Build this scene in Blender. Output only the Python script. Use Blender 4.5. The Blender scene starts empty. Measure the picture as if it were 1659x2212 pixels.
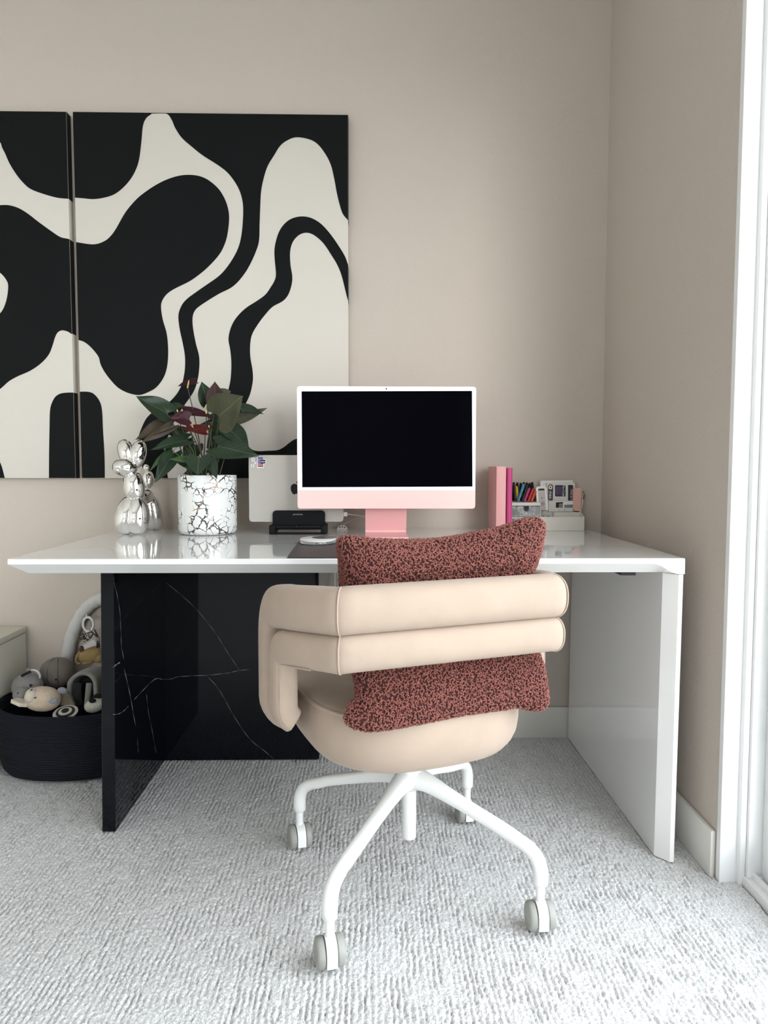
import bpy, bmesh, math, random
import numpy as np
from mathutils import Vector, Matrix
from mathutils.geometry import tessellate_polygon

random.seed(7)
rng = np.random.default_rng(7)
S = bpy.context.scene
COL = S.collection
PI = math.pi

# ------------------------------------------------------------------ camera
F_PX, PITCH, YAW, ROLL, EYE = 1564.56, 0.063473, 0.020339, 0.001273, 0.96644
_F = Vector((math.sin(YAW) * math.cos(PITCH), math.cos(YAW) * math.cos(PITCH), -math.sin(PITCH)))
_R0 = Vector((math.cos(YAW), -math.sin(YAW), 0))
_U0 = _R0.cross(_F)
_R = math.cos(ROLL) * _R0 + math.sin(ROLL) * _U0
_U = -math.sin(ROLL) * _R0 + math.cos(ROLL) * _U0
camd = bpy.data.cameras.new('camera')
cam = bpy.data.objects.new('camera', camd)
COL.objects.link(cam)
camd.sensor_fit = 'HORIZONTAL'
camd.sensor_width = 36.0
camd.lens = 36.0 * F_PX / 1659.0
camd.clip_start = 0.02
m3 = Matrix((_R, _U, -_F)).transposed()
cam.matrix_world = Matrix.Translation((0, 0, EYE)) @ m3.to_4x4()
S.camera = cam

# ------------------------------------------------------------------ light and exposure
S.view_settings.view_transform = 'Standard'
S.view_settings.look = 'None'
S.view_settings.gamma = 1.0
S.view_settings.use_curve_mapping = False
S.view_settings.exposure = 0.0
SKY = 6.9
SUN = 4.4
w = bpy.data.worlds.new('overcast_sky')
S.world = w
w.use_nodes = True
nt = w.node_tree
nt.nodes.clear()
wo = nt.nodes.new('ShaderNodeOutputWorld')
bg = nt.nodes.new('ShaderNodeBackground')
bg.inputs['Color'].default_value = (0.90, 0.95, 1.0, 1)
bg.inputs['Strength'].default_value = SKY
nt.links.new(bg.outputs[0], wo.inputs[0])

# low hazy sun reaching in through the glass door from behind and right of the camera
sl = bpy.data.lights.new('hazy_sun', 'SUN')
sl.energy = SUN
sl.angle = math.radians(36)
sl.color = (1.0, 0.955, 0.91)
so_ = bpy.data.objects.new('hazy_sun', sl)
COL.objects.link(so_)
so_.location = (3, -6, 3)
so_.rotation_euler = Vector((-0.175, 1.0, -0.075)).to_track_quat('-Z', 'Y').to_euler()

ROOM_X0, ROOM_X1, ROOM_Y0, ROOM_Y1, ROOM_Z = -2.7, 0.8186, -2.6, 2.537, 2.75
DOOR_Y0, DOOR_Y1, DOOR_Z = -1.6, 1.637, 2.26
pl = bpy.data.lights.new('door_daylight', 'AREA')
pl.shape = 'RECTANGLE'
pl.size = DOOR_Y1 - DOOR_Y0
pl.size_y = DOOR_Z
pl.cycles.is_portal = True
po = bpy.data.objects.new('door_daylight', pl)
COL.objects.link(po)
po.location = (0.99, (DOOR_Y0 + DOOR_Y1) / 2, DOOR_Z / 2)
po.rotation_euler = (PI / 2, 0, PI / 2)


pl2 = bpy.data.lights.new('added_window_portal', 'AREA')  # sky portal for the added window behind the camera
pl2.shape = 'RECTANGLE'
pl2.size, pl2.size_y = 1.3, 1.35
pl2.cycles.is_portal = True
po2 = bpy.data.objects.new('added_window_portal', pl2)
COL.objects.link(po2)
po2.location = (-1.65, ROOM_Y0 - 0.14, 1.525)
po2.rotation_euler = (PI / 2, 0, 0)


# ------------------------------------------------------------------ helpers
def at(u, v, Y):
    """point at depth Y seen at pixel (u, v) of the 1659x2212 frame"""
    d = _F + _R * ((u - 829.5) / F_PX) - _U * ((v - 1106) / F_PX)
    return Vector((0, 0, EYE)) + d * (Y / d.y)


def atx(u, v, X):
    d = _F + _R * ((u - 829.5) / F_PX) - _U * ((v - 1106) / F_PX)
    return Vector((0, 0, EYE)) + d * (X / d.x)


def srgb(r, g, b):
    f = lambda c: (c / 255 / 12.92) if c / 255 <= 0.04045 else ((c / 255 + 0.055) / 1.055) ** 2.4
    return (f(r), f(g), f(b), 1.0)


def mat(name, col, rough=0.5, metal=0.0, bump=None, var=None, sheen=0.0, coat=0.0, spec=0.5, trans=0.0, aniso=None):
    """bump=(scale, strength, distance), var=(scale, amount)"""
    m = bpy.data.materials.new(name)
    m.use_nodes = True
    t = m.node_tree
    b = t.nodes['Principled BSDF']
    b.inputs['Base Color'].default_value = col
    b.inputs['Roughness'].default_value = rough
    b.inputs['Metallic'].default_value = metal
    b.inputs['Sheen Weight'].default_value = sheen
    b.inputs['Coat Weight'].default_value = coat
    b.inputs['Specular IOR Level'].default_value = spec
    b.inputs['Transmission Weight'].default_value = trans
    tc = t.nodes.new('ShaderNodeTexCoord')
    if var:
        n = t.nodes.new('ShaderNodeTexNoise')
        n.inputs['Scale'].default_value = var[0]
        n.inputs['Detail'].default_value = 4
        t.links.new(tc.outputs['Object'], n.inputs['Vector'])
        mx = t.nodes.new('ShaderNodeMix')
        mx.data_type = 'RGBA'
        mx.inputs['A'].default_value = tuple(c * (1 - var[1]) for c in col[:3]) + (1,)
        mx.inputs['B'].default_value = tuple(min(1, c * (1 + var[1])) for c in col[:3]) + (1,)
        t.links.new(n.outputs['Fac'], mx.inputs['Factor'])
        t.links.new(mx.outputs['Result'], b.inputs['Base Color'])
    if bump:
        n = t.nodes.new('ShaderNodeTexNoise')
        n.inputs['Scale'].default_value = bump[0]
        n.inputs['Detail'].default_value = 3
        t.links.new(tc.outputs['Object'], n.inputs['Vector'])
        bp = t.nodes.new('ShaderNodeBump')
        bp.inputs['Strength'].default_value = bump[1]
        bp.inputs['Distance'].default_value = bump[2]
        t.links.new(n.outputs['Fac'], bp.inputs['Height'])
        t.links.new(bp.outputs['Normal'], b.inputs['Normal'])
    return m


def link(name, me, m=None, parent=None, smooth=None):
    o = bpy.data.objects.new(name, me)
    COL.objects.link(o)
    if m is not None and not me.materials:
        me.materials.append(m)
    if smooth is not None:
        me.shade_smooth()
        if smooth < 179:
            me.set_sharp_from_angle(angle=math.radians(smooth))
    if parent is not None:
        o.parent = parent
        o.matrix_parent_inverse = parent.matrix_basis.inverted()
    return o


def mesh(name, verts, faces, m=None, parent=None, smooth=30, kind=None):
    me = bpy.data.meshes.new(name)
    me.from_pydata([tuple(v) for v in verts], [], faces)
    bm = bmesh.new()
    bm.from_mesh(me)
    bmesh.ops.recalc_face_normals(bm, faces=bm.faces)
    bm.to_mesh(me)
    bm.free()
    me.update()
    o = link(name, me, m, parent, smooth)
    if kind:
        o['kind'] = kind
    return o


def from_bm(name, bm, m=None, parent=None, smooth=30):
    bmesh.ops.recalc_face_normals(bm, faces=bm.faces)
    me = bpy.data.meshes.new(name)
    bm.to_mesh(me)
    bm.free()
    return link(name, me, m, parent, smooth)


def tag(o, label, cat, group=None):
    o['label'] = label
    o['category'] = cat
    if group:
        o['group'] = group
    return o


def thing(name, label, cat, loc=(0, 0, 0), rz=0.0, group=None):
    o = bpy.data.objects.new(name, None)
    o.empty_display_size = 0.05
    COL.objects.link(o)
    o.location = loc
    o.rotation_euler = (0, 0, rz)
    return tag(o, label, cat, group)


def struct(o):
    o['kind'] = 'structure'
    return o


def bm_box(bm, lo, hi, bev=0.0, seg=2, M=None):
    lo, hi = Vector(lo), Vector(hi)
    c, s = (lo + hi) / 2, hi - lo
    r = bmesh.ops.create_cube(bm, size=1.0)
    vs = r['verts']
    for v in vs:
        v.co = Vector((v.co.x * s.x, v.co.y * s.y, v.co.z * s.z)) + c
    if bev > 0:
        es = list({e for v in vs for e in v.link_edges})
        rb = bmesh.ops.bevel(bm, geom=es, offset=bev, segments=seg, profile=0.5, affect='EDGES')
        vs = [v for v in bm.verts if v in set(rb['verts']) or v in vs and v.is_valid]
        vs = list({v for f in rb['faces'] for v in f.verts} | {v for v in vs if v.is_valid})
    if M is not None:
        for v in vs:
            v.co = M @ v.co
    return vs


def box(name, lo, hi, m, parent=None, bev=0.002, seg=2, M=None):
    bm = bmesh.new()
    bm_box(bm, lo, hi, bev, seg, M)
    return from_bm(name, bm, m, parent, 40)


def lathe_vf(prof, n=48, M=None, closed=True):
    """prof: [(r, z)...] bottom to top; revolve about z"""
    V, Fc = [], []
    for r, z in prof:
        for k in range(n):
            a = 2 * PI * k / n
            p = Vector((r * math.cos(a), r * math.sin(a), z))
            V.append(M @ p if M is not None else p)
    for i in range(len(prof) - 1):
        for k in range(n):
            k2 = (k + 1) % n
            Fc.append((i * n + k, i * n + k2, (i + 1) * n + k2, (i + 1) * n + k))
    if closed:
        Fc.append(tuple(range(n))[::-1])
        Fc.append(tuple((len(prof) - 1) * n + k for k in range(n)))
    return V, Fc


def lathe(name, prof, m, parent=None, n=48, M=None, smooth=40, closed=True):
    V, Fc = lathe_vf(prof, n, M, closed)
    return mesh(name, V, Fc, m, parent, smooth)


def catmull(P, n=8, closed=False):
    P = [Vector(p) for p in P]
    N = len(P)
    out = []
    rngi = range(N if closed else N - 1)
    for i in rngi:
        if closed:
            p0, p1, p2, p3 = P[(i - 1) % N], P[i], P[(i + 1) % N], P[(i + 2) % N]
        else:
            p0, p1, p2, p3 = P[max(i - 1, 0)], P[i], P[i + 1], P[min(i + 2, N - 1)]
        for k in range(n):
            t = k / n
            out.append(0.5 * ((2 * p1) + (p2 - p0) * t + (2 * p0 - 5 * p1 + 4 * p2 - p3) * t * t
                              + (3 * p1 - p0 - 3 * p2 + p3) * t ** 3))
    if not closed:
        out.append(P[-1])
    return out


def tube_vf(pts, rad, n=10, flat=1.0, up=None, base=0):
    """sweep a circle (radius list or number) along pts; flat squashes along 'up' side"""
    pts = [Vector(p) for p in pts]
    N = len(pts)
    if not hasattr(rad, '__len__'):
        rad = [rad] * N
    V, Fc = [], []
    prev = None
    for i in range(N):
        t = (pts[min(i + 1, N - 1)] - pts[max(i - 1, 0)]).normalized()
        if prev is None:
            a = Vector(up) if up is not None else (Vector((0, 0, 1)) if abs(t.z) < 0.9 else Vector((1, 0, 0)))
        else:
            a = prev
        x = (a - t * a.dot(t))
        if x.length < 1e-6:
            x = t.orthogonal()
        x.normalize()
        prev = x
        y = t.cross(x)
        for k in range(n):
            an = 2 * PI * k / n
            V.append(pts[i] + x * (rad[i] * flat * math.cos(an)) + y * (rad[i] * math.sin(an)))
    for i in range(N - 1):
        for k in range(n):
            k2 = (k + 1) % n
            Fc.append(tuple(base + q for q in (i * n + k, i * n + k2, (i + 1) * n + k2, (i + 1) * n + k)))
    Fc.append(tuple(base + k for k in range(n))[::-1])
    Fc.append(tuple(base + (N - 1) * n + k for k in range(n)))
    return V, Fc


def tube(name, pts, rad, m, parent=None, n=10, flat=1.0, up=None, smooth=60):
    V, Fc = tube_vf(pts, rad, n, flat, up)
    return mesh(name, V, Fc, m, parent, smooth)


def slab_poly(name, pts, off, m, parent=None):
    """flat outline (list of 3D points) given a small thickness vector off"""
    n = len(pts)
    tri = tessellate_polygon([[Vector(p) for p in pts]])
    V = [Vector(p) for p in pts] + [Vector(p) + off for p in pts]
    Fc = [tuple(i + n for i in t) for t in tri] + [tuple(t[::-1]) for t in tri]
    Fc += [(i, (i + 1) % n, n + (i + 1) % n, n + i) for i in range(n)]
    return mesh(name, V, Fc, m, parent, 20)


def text_mesh(name, s, size, M, m, parent, ext=0.0002, align='CENTER'):
    cu = bpy.data.curves.new(name, 'FONT')
    cu.body = s
    cu.size = size
    cu.extrude = ext
    cu.align_x = align
    cu.align_y = 'CENTER'
    cu.resolution_u = 3
    tmp = bpy.data.objects.new(name, cu)
    COL.objects.link(tmp)
    bpy.context.view_layer.update()
    me = bpy.data.meshes.new_from_object(tmp)
    bpy.data.objects.remove(tmp)
    me.transform(M)
    return link(name, me, m, parent)


def facing(loc, xdir=(1, 0, 0), zdir=(0, 0, 1)):
    """matrix placing flat XY artwork upright: x -> xdir, y -> zdir"""
    x, y = Vector(xdir).normalized(), Vector(zdir).normalized()
    z = x.cross(y)
    return Matrix.Translation(loc) @ Matrix((x, y, z)).transposed().to_4x4()


def ellipsoid_vf(c, r, M=None, n=24, k=14, p=2.0):
    V, Fc = [], []
    sg = lambda q, e: math.copysign(abs(q) ** e, q)
    e = 2.0 / p
    for i in range(k + 1):
        ph = -PI / 2 + PI * i / k
        for j in range(n):
            th = 2 * PI * j / n
            q = Vector((r[0] * sg(math.cos(ph), e) * sg(math.cos(th), e),
                        r[1] * sg(math.cos(ph), e) * sg(math.sin(th), e), r[2] * sg(math.sin(ph), e)))
            if M is not None:
                q = M @ q
            V.append(q + Vector(c))
    for i in range(k):
        for j in range(n):
            j2 = (j + 1) % n
            Fc.append((i * n + j, i * n + j2, (i + 1) * n + j2, (i + 1) * n + j))
    return V, Fc


def ellipsoid(name, c, r, m, parent=None, M=None, n=24, k=14, p=2.0):
    V, Fc = ellipsoid_vf(c, r, M, n, k, p)
    o = mesh(name, V, Fc, m, parent, 180)
    return o


# ------------------------------------------------------------------ materials
def wall_mat(name, col):
    m = bpy.data.materials.new(name)
    m.use_nodes = True
    t = m.node_tree
    b = t.nodes['Principled BSDF']
    b.inputs['Base Color'].default_value = col
    b.inputs['Roughness'].default_value = 0.62
    b.inputs['Specular IOR Level'].default_value = 0.35
    tc = t.nodes.new('ShaderNodeTexCoord')
    n1 = t.nodes.new('ShaderNodeTexNoise')
    n1.inputs['Scale'].default_value = 190
    n1.inputs['Detail'].default_value = 2.5
    n2 = t.nodes.new('ShaderNodeTexNoise')
    n2.inputs['Scale'].default_value = 70
    n2.inputs['Detail'].default_value = 1
    ad = t.nodes.new('ShaderNodeMath')
    ad.operation = 'ADD'
    for n in (n1, n2):
        t.links.new(tc.outputs['Object'], n.inputs['Vector'])
    t.links.new(n1.outputs['Fac'], ad.inputs[0])
    t.links.new(n2.outputs['Fac'], ad.inputs[1])
    bp = t.nodes.new('ShaderNodeBump')
    bp.inputs['Strength'].default_value = 0.35
    bp.inputs['Distance'].default_value = 0.0025
    t.links.new(ad.outputs[0], bp.inputs['Height'])
    t.links.new(bp.outputs['Normal'], b.inputs['Normal'])
    return m


M_wall = wall_mat('wall_paint', (0.565, 0.502, 0.440, 1))
M_ceil = mat('ceiling_paint', (0.88, 0.86, 0.82, 1), 0.8)
M_wall2 = wall_mat('pale_wall_paint', (0.84, 0.81, 0.76, 1))
M_trim = mat('trim_paint', (0.74, 0.72, 0.68, 1), 0.45)
M_white = mat('white_paint', (0.87, 0.88, 0.88, 1), 0.4)
M_gloss = mat('white_lacquer', (0.83, 0.83, 0.82, 1), 0.06, coat=0.6, spec=0.6)
M_black_ms = mat('black_marble', (0.004, 0.005, 0.007, 1), 0.045, coat=0.0, spec=0.22)
M_vein = mat('marble_vein', (0.33, 0.32, 0.30, 1), 0.3)
M_black = mat('black_plastic', (0.004, 0.005, 0.006, 1), 0.4, spec=0.2)
M_dark_al = mat('black_aluminium', (0.0045, 0.0055, 0.007, 1), 0.5, 0.0, spec=0.15)
M_canvas = mat('canvas_cream', (0.66, 0.62, 0.56, 1), 0.7, bump=(420, 0.25, 0.001))
M_artblack = mat('art_black', (0.0045, 0.0055, 0.006, 1), 0.6, bump=(420, 0.2, 0.001), spec=0.12)
M_velvet = mat('blush_velvet', (0.415, 0.322, 0.255, 1), 0.85, sheen=0.1, bump=(900, 0.12, 0.0006), var=(17, 0.10))
M_chairw = mat('white_metal', (0.80, 0.81, 0.80, 1), 0.38)
M_wheelgrey = mat('wheel_grey', (0.33, 0.33, 0.305, 1), 0.5)
M_chrome = mat('chrome_glaze', (0.86, 0.85, 0.83, 1), 0.03, 1.0)
M_bezel = mat('white_bezel', (0.88, 0.88, 0.88, 1), 0.2)
M_screen = mat('screen_glass', (0.0015, 0.0015, 0.003, 1), 0.08, spec=0.02)
M_pinkchin = mat('pale_pink_glass', srgb(246, 208, 203), 0.25)
M_pinkmetal = mat('pink_aluminium', srgb(238, 184, 184), 0.42, 0.1)
M_silver = mat('silver_aluminium', (0.46, 0.435, 0.40, 1), 0.42, 0.3)
M_glassy = mat('glass_rim', (0.75, 0.84, 0.82, 1), 0.05, trans=0.85)
M_grey = mat('grey_resin', (0.10, 0.105, 0.105, 1), 0.25)
M_mat = mat('dark_leather', (0.020, 0.017, 0.018, 1), 0.42, bump=(500, 0.2, 0.0006))
M_pinkbook = mat('pink_cover', srgb(226, 166, 166), 0.55)
M_magenta = mat('magenta_cover', srgb(190, 56, 122), 0.5)
M_offwhite = mat('offwhite_plastic', (0.70, 0.68, 0.62, 1), 0.45)
M_white_pl = mat('white_plastic', (0.78, 0.77, 0.75, 1), 0.35)
M_card = mat('white_card', (0.72, 0.71, 0.68, 1), 0.6)
M_sticker_dark = mat('sticker_navy', (0.008, 0.008, 0.022, 1), 0.4)
M_sticker_white = mat('sticker_white', (0.85, 0.85, 0.85, 1), 0.4)
M_gold = mat('sticker_gold', (0.45, 0.28, 0.08, 1), 0.4)
M_blush = mat('blush_case', srgb(222, 172, 160), 0.5)
M_tan = mat('tan_leather', srgb(120, 82, 62), 0.5)
M_cream_cab = mat('cream_lacquer', (0.72, 0.70, 0.60, 1), 0.35)
M_soil = mat('potting_soil', (0.02, 0.014, 0.01, 1), 0.95, bump=(120, 1.0, 0.01))
M_stem = mat('green_stem', (0.055, 0.068, 0.024, 1), 0.5)
M_stemred = mat('burgundy_stem', (0.05, 0.018, 0.018, 1), 0.5)
M_spadix = mat('yellow_spadix', (0.62, 0.47, 0.16, 1), 0.6)
M_spadixo = mat('orange_spadix', (0.62, 0.25, 0.05, 1), 0.6)


def leaf_mat(name, top, under, rough=0.35, vein_add=0.05, spec=0.35):
    m = bpy.data.materials.new(name)
    m.use_nodes = True
    t = m.node_tree
    b = t.nodes['Principled BSDF']
    b.inputs['Roughness'].default_value = rough
    b.inputs['Specular IOR Level'].default_value = spec
    uv = t.nodes.new('ShaderNodeUVMap')
    sx = t.nodes.new('ShaderNodeSeparateXYZ')
    t.links.new(uv.outputs[0], sx.inputs[0])
    ab = t.nodes.new('ShaderNodeMath'); ab.operation = 'SUBTRACT'; ab.inputs[1].default_value = 0.5
    t.links.new(sx.outputs['X'], ab.inputs[0])
    a2 = t.nodes.new('ShaderNodeMath'); a2.operation = 'ABSOLUTE'
    t.links.new(ab.outputs[0], a2.inputs[0])
    # side veins: stripes of (v - 0.8|x|)
    k = t.nodes.new('ShaderNodeMath'); k.operation = 'MULTIPLY_ADD'; k.inputs[1].default_value = -0.9
    t.links.new(a2.outputs[0], k.inputs[0]); t.links.new(sx.outputs['Y'], k.inputs[2])
    k2 = t.nodes.new('ShaderNodeMath'); k2.operation = 'MULTIPLY'; k2.inputs[1].default_value = 7.0
    t.links.new(k.outputs[0], k2.inputs[0])
    fr = t.nodes.new('ShaderNodeMath'); fr.operation = 'FRACT'
    t.links.new(k2.outputs[0], fr.inputs[0])
    lt = t.nodes.new('ShaderNodeMath'); lt.operation = 'LESS_THAN'; lt.inputs[1].default_value = 0.10
    t.links.new(fr.outputs[0], lt.inputs[0])
    h = t.nodes.new('ShaderNodeMath'); h.operation = 'MULTIPLY'; h.inputs[1].default_value = 0.22
    t.links.new(lt.outputs[0], h.inputs[0])
    mid = t.nodes.new('ShaderNodeMath'); mid.operation = 'LESS_THAN'; mid.inputs[1].default_value = 0.014
    t.links.new(a2.outputs[0], mid.inputs[0])
    m2 = t.nodes.new('ShaderNodeMath'); m2.operation = 'MULTIPLY'; m2.inputs[1].default_value = 0.75
    t.links.new(mid.outputs[0], m2.inputs[0])
    mx0 = t.nodes.new('ShaderNodeMath'); mx0.operation = 'MAXIMUM'
    t.links.new(h.outputs[0], mx0.inputs[0]); t.links.new(m2.outputs[0], mx0.inputs[1])
    geo = t.nodes.new('ShaderNodeNewGeometry')
    base = t.nodes.new('ShaderNodeMix'); base.data_type = 'RGBA'
    base.inputs['A'].default_value = top; base.inputs['B'].default_value = under
    t.links.new(geo.outputs['Backfacing'], base.inputs['Factor'])
    n = t.nodes.new('ShaderNodeTexNoise'); n.inputs['Scale'].default_value = 18
    tc = t.nodes.new('ShaderNodeTexCoord'); t.links.new(tc.outputs['Object'], n.inputs['Vector'])
    hs = t.nodes.new('ShaderNodeHueSaturation')
    mr = t.nodes.new('ShaderNodeMapRange'); mr.inputs['To Min'].default_value = 0.6; mr.inputs['To Max'].default_value = 1.4
    t.links.new(n.outputs['Fac'], mr.inputs['Value']); t.links.new(mr.outputs[0], hs.inputs['Value'])
    t.links.new(base.outputs['Result'], hs.inputs['Color'])
    vein = t.nodes.new('ShaderNodeMix'); vein.data_type = 'RGBA'
    vein.inputs['B'].default_value = tuple(min(1, c * 2.0 + vein_add) for c in top[:3]) + (1,)
    t.links.new(mx0.outputs[0], vein.inputs['Factor'])
    t.links.new(hs.outputs[0], vein.inputs['A'])
    t.links.new(vein.outputs['Result'], b.inputs['Base Color'])
    bp = t.nodes.new('ShaderNodeBump'); bp.inputs['Strength'].default_value = 0.4; bp.inputs['Distance'].default_value = 0.002
    t.links.new(fr.outputs[0], bp.inputs['Height']); t.links.new(bp.outputs[0], b.inputs['Normal'])
    return m


M_leaf = leaf_mat('leaf_green', (0.014, 0.031, 0.014, 1), (0.045, 0.055, 0.022, 1))
M_leafb = leaf_mat('leaf_bright', (0.040, 0.085, 0.028, 1), (0.07, 0.10, 0.035, 1))
M_leafo = leaf_mat('leaf_olive', (0.062, 0.064, 0.034, 1), (0.062, 0.064, 0.034, 1), 0.5, 0.008)
M_leafbr = leaf_mat('leaf_brown', (0.050, 0.036, 0.020, 1), (0.050, 0.036, 0.020, 1), 0.5, 0.008)
M_leafred = leaf_mat('leaf_burgundy', (0.045, 0.018, 0.016, 1), (0.045, 0.018, 0.016, 1), 0.4, 0.008)
M_spathe = leaf_mat('spathe_burgundy', (0.030, 0.008, 0.012, 1), (0.030, 0.008, 0.012, 1), 0.3, 0.004, 0.16)
M_spathem = leaf_mat('spathe_wine', (0.040, 0.007, 0.014, 1), (0.040, 0.007, 0.014, 1), 0.35, 0.004, 0.16)
M_spather = leaf_mat('spathe_red', (0.060, 0.009, 0.008, 1), (0.060, 0.009, 0.008, 1), 0.18, 0.004, 0.16)


def carpet_mat():
    m = bpy.data.materials.new('loop_carpet')
    m.use_nodes = True
    t = m.node_tree
    b = t.nodes['Principled BSDF']
    b.inputs['Roughness'].default_value = 0.95
    b.inputs['Sheen Weight'].default_value = 0.15
    b.inputs['Specular IOR Level'].default_value = 0.15
    geo = t.nodes.new('ShaderNodeNewGeometry')
    vm = t.nodes.new('ShaderNodeVectorMath'); vm.operation = 'MULTIPLY'; vm.inputs[1].default_value = (1.0, 0.72, 1.0)
    t.links.new(geo.outputs['Position'], vm.inputs[0])
    n = t.nodes.new('ShaderNodeTexNoise'); n.inputs['Scale'].default_value = 300; n.inputs['Detail'].default_value = 2.5
    n3 = t.nodes.new('ShaderNodeTexNoise'); n3.inputs['Scale'].default_value = 3.5; n3.inputs['Detail'].default_value = 3
    t.links.new(vm.outputs[0], n.inputs['Vector']); t.links.new(geo.outputs['Position'], n3.inputs['Vector'])
    cm = t.nodes.new('ShaderNodeMapRange'); cm.inputs['From Min'].default_value = 0.34; cm.inputs['From Max'].default_value = 0.62
    t.links.new(n.outputs['Fac'], cm.inputs['Value'])
    mx = t.nodes.new('ShaderNodeMix'); mx.data_type = 'RGBA'
    mx.inputs['A'].default_value = (0.47, 0.475, 0.475, 1); mx.inputs['B'].default_value = (0.76, 0.76, 0.755, 1)
    t.links.new(cm.outputs[0], mx.inputs['Factor'])
    hs = t.nodes.new('ShaderNodeHueSaturation')
    mr = t.nodes.new('ShaderNodeMapRange'); mr.inputs['To Min'].default_value = 0.92; mr.inputs['To Max'].default_value = 1.08
    t.links.new(n3.outputs['Fac'], mr.inputs['Value']); t.links.new(mr.outputs[0], hs.inputs['Value'])
    t.links.new(mx.outputs['Result'], hs.inputs['Color']); t.links.new(hs.outputs[0], b.inputs['Base Color'])
    bp = t.nodes.new('ShaderNodeBump'); bp.inputs['Strength'].default_value = 0.35; bp.inputs['Distance'].default_value = 0.002
    t.links.new(cm.outputs[0], bp.inputs['Height']); t.links.new(bp.outputs[0], b.inputs['Normal'])
    return m


M_carpet = carpet_mat()


def pot_mat():
    m = bpy.data.materials.new('veined_ceramic')
    m.use_nodes = True
    t = m.node_tree
    b = t.nodes['Principled BSDF']
    b.inputs['Roughness'].default_value = 0.16
    tc = t.nodes.new('ShaderNodeTexCoord')
    nz = t.nodes.new('ShaderNodeTexNoise'); nz.inputs['Scale'].default_value = 34; nz.inputs['Detail'].default_value = 6
    t.links.new(tc.outputs['Object'], nz.inputs['Vector'])
    ma = t.nodes.new('ShaderNodeVectorMath'); ma.operation = 'MULTIPLY_ADD'
    ma.inputs[1].default_value = (0.03, 0.03, 0.03)
    t.links.new(nz.outputs['Color'], ma.inputs[0]); t.links.new(tc.outputs['Object'], ma.inputs[2])
    vo = t.nodes.new('ShaderNodeTexVoronoi'); vo.feature = 'DISTANCE_TO_EDGE'; vo.inputs['Scale'].default_value = 44
    t.links.new(ma.outputs[0], vo.inputs['Vector'])
    msk = t.nodes.new('ShaderNodeTexNoise'); msk.inputs['Scale'].default_value = 12; msk.inputs['Detail'].default_value = 4
    t.links.new(tc.outputs['Object'], msk.inputs['Vector'])
    wd = t.nodes.new('ShaderNodeMapRange')
    wd.inputs['From Min'].default_value = 0.46; wd.inputs['From Max'].default_value = 0.72
    wd.inputs['To Min'].default_value = 0.0; wd.inputs['To Max'].default_value = 0.13
    t.links.new(msk.outputs['Fac'], wd.inputs['Value'])
    lt = t.nodes.new('ShaderNodeMath'); lt.operation = 'LESS_THAN'
    t.links.new(vo.outputs['Distance'], lt.inputs[0]); t.links.new(wd.outputs[0], lt.inputs[1])
    gn = t.nodes.new('ShaderNodeTexNoise'); gn.inputs['Scale'].default_value = 17
    t.links.new(ma.outputs[0], gn.inputs['Vector'])
    gt = t.nodes.new('ShaderNodeMath'); gt.operation = 'GREATER_THAN'; gt.inputs[1].default_value = 0.63
    t.links.new(gn.outputs['Fac'], gt.inputs[0])
    vc = t.nodes.new('ShaderNodeMix'); vc.data_type = 'RGBA'
    vc.inputs['A'].default_value = (0.05, 0.04, 0.035, 1); vc.inputs['B'].default_value = (0.30, 0.16, 0.05, 1)
    t.links.new(gt.outputs[0], vc.inputs['Factor'])
    mx = t.nodes.new('ShaderNodeMix'); mx.data_type = 'RGBA'
    mx.inputs['A'].default_value = (0.84, 0.85, 0.84, 1)
    t.links.new(lt.outputs[0], mx.inputs['Factor']); t.links.new(vc.outputs['Result'], mx.inputs['B'])
    t.links.new(mx.outputs['Result'], b.inputs['Base Color'])
    return m


M_pot = pot_mat()


def fabric_mat(name, col, scale=300, strength=0.5, dist=0.002, var=(60, 0.12), sheen=0.2):
    return mat(name, col, 0.95, bump=(scale, strength, dist), var=var, sheen=sheen, spec=0.2)


def rope_mat():
    m = mat('navy_rope', (0.006, 0.008, 0.014, 1), 0.85, spec=0.25)
    t = m.node_tree
    b = t.nodes['Principled BSDF']
    tc = t.nodes.new('ShaderNodeTexCoord')
    wv = t.nodes.new('ShaderNodeTexWave'); wv.wave_type = 'BANDS'; wv.bands_direction = 'Z'
    wv.inputs['Scale'].default_value = 42; wv.inputs['Distortion'].default_value = 0.4
    t.links.new(tc.outputs['Object'], wv.inputs['Vector'])
    bp = t.nodes.new('ShaderNodeBump'); bp.inputs['Strength'].default_value = 0.8; bp.inputs['Distance'].default_value = 0.003
    t.links.new(wv.outputs['Fac'], bp.inputs['Height']); t.links.new(bp.outputs[0], b.inputs['Normal'])
    return m


M_rope = rope_mat()
M_hippo = fabric_mat('grey_plush', (0.23, 0.22, 0.215, 1))
M_taupe = fabric_mat('taupe_knit', (0.165, 0.145, 0.125, 1), 400, 0.3)
M_creamp = fabric_mat('cream_plush', (0.62, 0.50, 0.38, 1), 220, 0.9, 0.004)
M_face = fabric_mat('pale_plush', (0.62, 0.55, 0.46, 1), 400, 0.2)
M_earblue = fabric_mat('blue_grey_plush', (0.24, 0.26, 0.30, 1))
M_greyf = fabric_mat('grey_felt', (0.25, 0.24, 0.22, 1))
M_darkf = fabric_mat('charcoal_felt', (0.025, 0.026, 0.028, 1))
M_whitef = fabric_mat('white_plush', (0.60, 0.57, 0.49, 1), 200, 0.9, 0.004)
M_blackf = fabric_mat('black_plush', (0.006, 0.006, 0.007, 1))
M_tanf = fabric_mat('tan_plush', (0.34, 0.235, 0.10, 1))
M_brownf = fabric_mat('brown_plush', (0.09, 0.05, 0.035, 1))
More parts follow.
